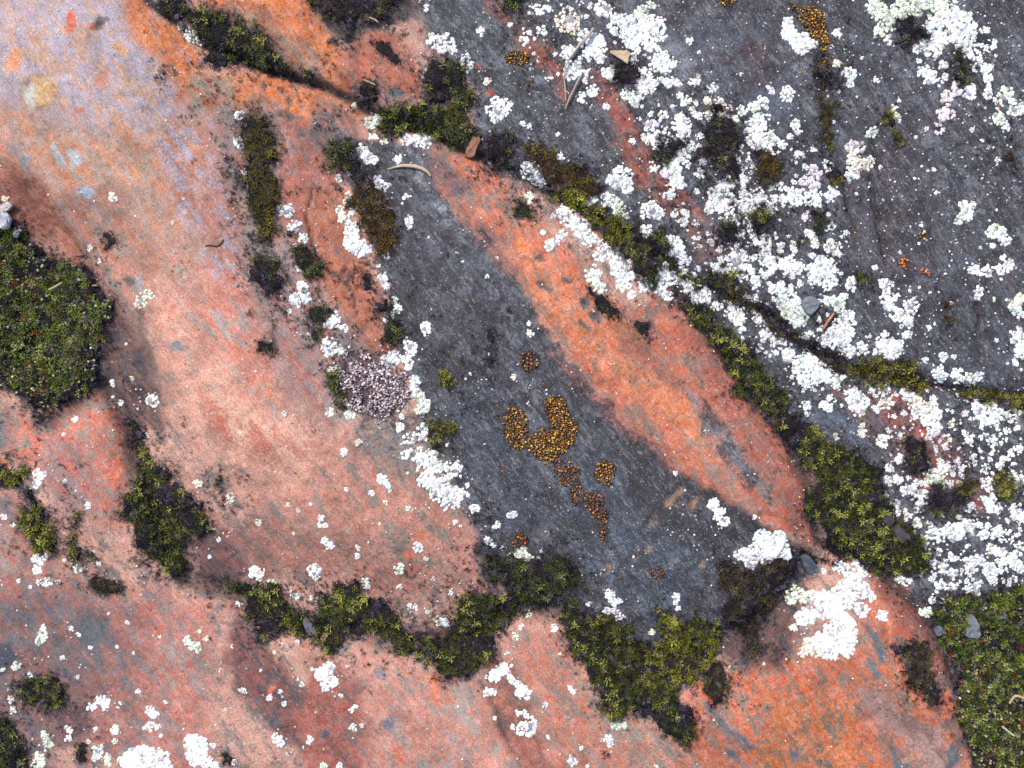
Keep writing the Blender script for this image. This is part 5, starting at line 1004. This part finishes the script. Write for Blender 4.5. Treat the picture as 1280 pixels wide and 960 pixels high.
beads('golden_cushion', 'brown golden granules on a small dark hump near the top of the slate wedge', [(652,442),(664,438),(676,450),(670,460),(658,470),(650,456)], .34, RUST, (1.0, 1.6), (60, 48, 46))
beads('golden_cushion', 'rusty granules just above the dark grey moss bush', [(641,670),(652,664),(660,676),(652,686),(642,682)], .5, RUST)
beads('golden_cushion', 'sparse golden granules on slate left of the curled gold-brown moss', [(1146,296),(1152,284),(1156,298),(1152,304)], .4, GOLD)
beads('golden_cushion', 'scattered rusty granules low on the slate wedge near the bottom', [(812,712),(824,708),(830,718),(818,722)], .4, RUST, (.9, 1.4))
# orange-rust crumbs sprinkled over the slate
n = 700; x = rf.uniform(470, 900, n); y = rf.uniform(200, 740, n); x2 = rf.uniform(620, 1280, 500); y2 = rf.uniform(0, 330, 500); x = np.concatenate([x, x2]); y = np.concatenate([y, y2])
m = fbm(x, y, 40, 3, 2) > .06; x, y = x[m], y[m]; V, Fc, Cc = lobe_mesh(np.concatenate([np.stack([x, y, rf.uniform(.6, 1.5, len(x)), rf.uniform(.5, 1, len(x))], 1), np.array([[176, 112, 52]])*rf.uniform(.5, 1.15, (len(x), 1))], 1), rf, 5)
tag(mk('rusty_granules', V, Fc, M_LICH, None, Cc), 'sprinkle of rust-coloured lichen granules on the slate', 'lichen', kind='stuff')

# ------------------------------------------------------------------ the bumpy pinkish lichen cushion, left of centre
def bumpy():
    r = np.random.default_rng(3); poly = [(416,456),(430,440),(452,433),(470,437),(488,448),(502,462),(510,482),(506,504),(494,516),(476,522),(458,516),(440,514),(424,500),(418,480)]
    root = empty('bumpy_lichen', 465, 478); tag(root, 'round bumpy pinkish grey lichen cushion at the upper left rim of the slate wedge', 'lichen'); org = np.array(root.location)
    X, Y = jgrid(poly, 2.3, 4, r); d = sdist(X, Y, poly)+rag(X, Y)*1.3; m = (d > 0) & (fbm(X, Y, 9, 3, 2) > -.09); X, Y, d = X[m], Y[m], d[m]
    c = np.where(r.random((len(X), 1)) < .62, np.array([[214, 198, 202]]), np.array([[146, 124, 130]])); c = np.where(r.random((len(X), 1)) < .22, np.array([[238, 226, 226]]), c)*r.uniform(.8, 1.05, (len(X), 1))
    A = np.concatenate([np.stack([X, Y, r.uniform(.7, 2.1, len(X)), 1.2+np.minimum(d, 12)*.3+r.uniform(-1.4, 1.2, len(X))], 1), c], 1)
    V, Fc, Cc = lobe_mesh(A, r, 6); tag(mk('lichen_lobes', V, Fc, M_LICH, root, Cc, origin=org), kind='stuff')
    X, Y = jgrid(poly, 3.0, 5, r); d = sdist(X, Y, poly)+rag(X, Y); m = d > -3; X, Y, d = X[m], Y[m], d[m]
    V, Fc, Cc = instance(TPL_LOW, X, Y, HT(X, Y)+np.clip(d, 0, 6)*.3, r.uniform(2, 3.4, len(X)), pick(len(X), OLD, r), None, r); tag(mk('dark_base', V, Fc, M_MOSS, root, Cc, smooth=False, origin=org), 'dark mossy base showing between the lobes', kind='stuff')
bumpy()

# ------------------------------------------------------------------ twigs, straws, chips, pebbles
def tube(name, pts, rads, colr, parent=None, n=7, lift=0.0, flat=1.0, grad=None, label=None, cat=None, mat=None, org=None):
    P = np.array(pts, float); V = []; Fc = []; Cc = []
    m = len(P)
    # Catmull-Rom refinement
    Q, R = [], []
    for i in range(m-1):
        p0, p1, p2, p3 = P[max(i-1, 0)], P[i], P[i+1], P[min(i+2, m-1)]
        for t in np.linspace(0, 1, 5, endpoint=False):
            Q.append(.5*((2*p1)+(-p0+p2)*t+(2*p0-5*p1+4*p2-p3)*t*t+(-p0+3*p1-3*p2+p3)*t**3)); R.append(rads[i]*(1-t)+rads[i+1]*t)
    Q.append(P[-1]); R.append(rads[-1]); Q = np.array(Q); R = np.array(R)
    z = HT(Q[:, 0], Q[:, 1]); z = np.convolve(np.pad(z, 3, mode='edge'), np.ones(7)/7, 'valid')
    z = z+R*.8+lift+(Q[:, 2] if Q.shape[1] > 2 else 0); rr2 = np.random.default_rng(hash_(name)+m)
    D = np.gradient(Q[:, :2], axis=0); D /= np.linalg.norm(D, axis=1)[:, None]+1e-9
    for i in range(len(Q)):
        for j in range(n):
            a = 2*math.pi*j/n; w = R[i]*(1+rr2.uniform(-.12, .12)); V.append((Q[i, 0]-D[i, 1]*math.cos(a)*w, Q[i, 1]+D[i, 0]*math.cos(a)*w, z[i]+math.sin(a)*w*flat))
            Cc.append(tone(colr)*(rr2.uniform(.75, 1.15))*(1 if grad is None else 1+grad*(i/len(Q)-.5)))
    for i in range(len(Q)-1):
        for j in range(n):
            a, b = i*n+j, i*n+(j+1) % n; Fc += [(a, a+n, b+n), (a, b+n, b)]
    for e, s_ in ((0, 1), (len(Q)-1, -1)):
        k0 = e*n
        for j in range(1, n-1): Fc.append((k0, k0+j, k0+j+1) if s_ > 0 else (k0, k0+j+1, k0+j))
    o = mk(name, V, np.array(Fc)[:, ::-1], mat or M_WOOD, parent, np.array(Cc), origin=org if parent else np.array(wpt(P[:, 0].mean(), P[:, 1].mean(), z.mean())))
    if label: tag(o, label, cat)
    return o
tube('grass_strand', [(486,212),(500,209),(512,209),(524,211),(534,216),(539,222)], [.5,1.7,2.2,2.4,2.0,.9], (224,196,168), flat=.5, lift=2, label='curled tan dry grass blade lying on dark rock below the starry moss', cat='dry grass')
st = empty('dry_straw', 706, 100); tag(st, 'pale forked dry straw lying among white lichens at top centre', 'dry straw'); so_ = np.array(st.location)
tube('straw_stem', [(741,40,3),(726,58,3),(712,76,2),(705,92,2),(706,112,1.5),(707,128,1)], [1.6,1.5,1.1,1.0,.9,.7], (206,196,184), st, lift=3, org=so_)
tube('straw_branch', [(725,98,3),(718,112,2),(711,126,1.5),(706,138,1)], [1.0,1.2,1.1,.5], (206,196,182), st, lift=3, org=so_)
tube('straw_husk', [(741,40,4),(734,50,4),(722,62,3),(714,76,2)], [2.0,2.2,1.7,.6], (198,188,170), st, lift=3, flat=.5, org=so_)
tube('dry_twig', [(1027,412),(1033,402),(1041,392)], [1.7,2.1,1.5], (206,140,112), lift=3, label='short orange-pink twig lying in a mossy gap below the flat grey pebble', cat='twig')
tube('dry_twig', [(459,108,2),(466,111,2),(473,114,2)], [1.1,1.4,.8], (204,176,150), lift=6, label='tiny pale twig on the black moss clump below the orange ridge', cat='twig')
tube('dry_twig', [(463,25,2),(470,28,2),(474,31,2)], [.9,1.2,.7], (214,190,180), lift=6, label='tiny pale twig on brownish moss at the top edge', cat='twig')
tube('black_hair', [(262,310),(268,309),(275,310),(280,306),(283,301)], [.8,.8,.9,.8,.6], (70,56,60), lift=.2, label='short black wavy hair on the pink rock above the ragged moss patch', cat='hair')
tube('black_hair', [(88,318),(96,319),(104,318),(108,320)], [.6,.7,.7,.6], (84,62,58), lift=.2, label='dark hair sticking out from the top of the big left cushion', cat='hair')
tube('cushion_twig', [(60,362,2),(68,358,2),(77,353,2)], [1.2,1.5,.9], (214,196,160), lift=15, label='pale broken twig caught in the upper big left cushion', cat='twig')
tube('cushion_twig', [(1253,908,2),(1260,914,2),(1268,920,2)], [1.2,1.6,1.1], (222,206,182), lift=15, label='pale forked twig piece caught low in the bottom right cushion', cat='twig')
tube('cushion_twig', [(1262,880,2),(1270,870,2),(1282,874,2)], [1.4,1.6,1.4], (216,196,160), lift=15, label='pale curved leaf stalk at the right edge of the bottom right cushion', cat='twig')
def chip(name, poly, h, colr, label, cat, mat=None, lift=1.0, slope=(0, 0)):
    P0_ = np.array(poly, float); r = np.random.default_rng(hash_(name)+int(P0_[0, 0])); P = []
    for i in range(len(P0_)):
        p0, p1, p2, p3 = P0_[i-1], P0_[i], P0_[(i+1) % len(P0_)], P0_[(i+2) % len(P0_)]
        for t in (0, .5): P.append(.5*((2*p1)+(-p0+p2)*t+(2*p0-5*p1+4*p2-p3)*t*t+(-p0+3*p1-3*p2+p3)*t**3)*1.0+r.normal(0, .55, 2))
    P = np.array(P); n = len(P); c = P.mean(0); z0 = float(HT(*c))+lift
    R1 = c+(P-c)*.9; R2 = c+(P-c)*.45
    def zz(Q, h_): return z0+h_+(Q[:, 0]-c[0])*slope[0]+(Q[:, 1]-c[1])*slope[1]
    V = np.concatenate([np.c_[P, zz(P, -1.2)], np.c_[P, zz(P, h*.6)], np.c_[R1, zz(R1, h)+r.uniform(-.22, .22, n)*h], np.c_[R2, zz(R2, h*1.1)+r.uniform(-.2, .2, n)*h], [[c[0], c[1], z0+h*1.15]]])
    F_ = []
    for L in range(3):
        for i in range(n): a, b = L*n+i, L*n+(i+1) % n; F_ += [(a, b, b+n), (a, b+n, a+n)]
    for i in range(n): F_.append((3*n+i, 3*n+(i+1) % n, 4*n))
    F_ = np.array(F_); 
    area = sum(P[i, 0]*P[(i+1) % n, 1]-P[(i+1) % n, 0]*P[i, 1] for i in range(n))
    if area < 0: F_ = F_[:, ::-1]
    col = np.tile(tone(colr), (len(V), 1))*r.uniform(.8, 1.2, (len(V), 1))
    return tag(mk(name, V, F_, mat or M_STONE, None, col, smooth=False, origin=np.array(wpt(c[0], c[1], z0))), label, cat)
chip('wood_chip', [(588,178),(592,173),(600,174),(601,179),(596,190),(592,198),(584,199),(581,195)], 5, (164,118,92), 'brown wood chip standing at the right corner of the starry green moss', 'wood chip', M_WOOD, 9, (.1, 0))
chip('bark_chip', [(762,67),(772,67),(786,68),(785,76),(784,83),(775,78),(766,72)], 2, (222,194,160), 'triangular pale tan chip on the white lichen field at top centre', 'wood chip', M_WOOD, 3)
chip('flat_pebble', [(1002,374),(1008,371),(1018,373),(1024,379),(1020,388),(1011,394),(1003,389),(1000,381)], 5, (128,136,146), 'flat grey pebble lying among white lichens above the orange twig', 'pebble')
chip('pebble', [(1205,786),(1209,772),(1214,768),(1220,774),(1225,788),(1223,796),(1214,797),(1206,794)], 7, (128,132,144), 'pointed grey stone in the top of the bottom right cushion', 'pebble', lift=12)
chip('pebble', [(1169,785),(1174,782),(1180,784),(1180,791),(1174,795),(1169,792)], 5, (112,120,136), 'small blue-grey pebble on the left rim of the bottom right cushion', 'pebble', lift=7)
chip('pebble', [(1251,770),(1256,766),(1260,770),(1258,775),(1252,775)], 5, (120,126,140), 'tiny grey pebble right of the pointed stone in the corner cushion', 'pebble', lift=12)
chip('pebble', [(1238,762),(1246,764),(1242,778),(1232,786),(1228,780)], 4, (96,88,92), 'long dark stone sliver right of the pointed stone', 'pebble', lift=10)
chip('pebble', [(1003,697),(1010,694),(1018,700),(1027,714),(1024,722),(1014,720),(1006,710)], 8, (84,92,106), 'dark grey pebble wedged above the biggest white lichen', 'pebble')
chip('pebble', [(1099,646),(1107,641),(1110,646),(1114,649),(1110,656),(1103,654)], 3, (70,62,70), 'dark stone bit set in the middle of the broad starry mat', 'pebble', lift=10)
chip('pebble', [(1113,658),(1120,654),(1124,662),(1133,666),(1134,674),(1127,672),(1124,679),(1117,668)], 3, (80,72,82), 'larger dark stone bit in the lower broad starry mat', 'pebble', lift=10)
chip('pebble', [(378,776),(384,774),(394,788),(400,800),(394,803),(386,796),(380,786)], 4, (108,106,120), 'grey stone sliver between the left and wide mats of the chain', 'pebble', lift=6)
chip('pebble', [(0,270),(6,266),(14,270),(15,280),(8,286),(-2,284)], 5, (190,196,206), 'pale grey pebble at the top left of the big left cushion', 'pebble', lift=9)
chip('pebble', [(4,278),(10,275),(14,280),(10,287),(4,286)], 8, (222,226,230), 'small white pebble beside the pale grey one at the left edge', 'pebble', lift=12)
chip('pebble', [(-6,270-10),(2,256),(10,252),(16,258),(6,266),(-4,268)], 4, (216,206,196), 'cream flake on rock above the big left cushion', 'pebble', lift=4)
chip('pebble', [(18,290),(22,287),(25,292),(23,297),(18,296)], 4, (120,132,134), 'grey-green pebble high in the big left cushion', 'pebble', lift=12)
sp_root = empty('red_sprig', 1161, 483); tag(sp_root, 'little red star-shaped sprig beside the right crack moss', 'plant')
V, Fc, T_ = shoot_template(9, 8); so2 = np.array(sp_root.location)
mk('leaves', np.c_[V[:, 0]*7+1161, V[:, 1]*7+483, V[:, 2]*6+float(HT(1161, 483))+6], Fc, M_MOSS, sp_root, tone((168, 76, 70))[None]*(.8+.4*T_[:, None]), smooth=False, origin=so2)
tube('stem', [(1161,483,0),(1162,484,5)], [.8, .6], (120,60,56), sp_root, org=so2)
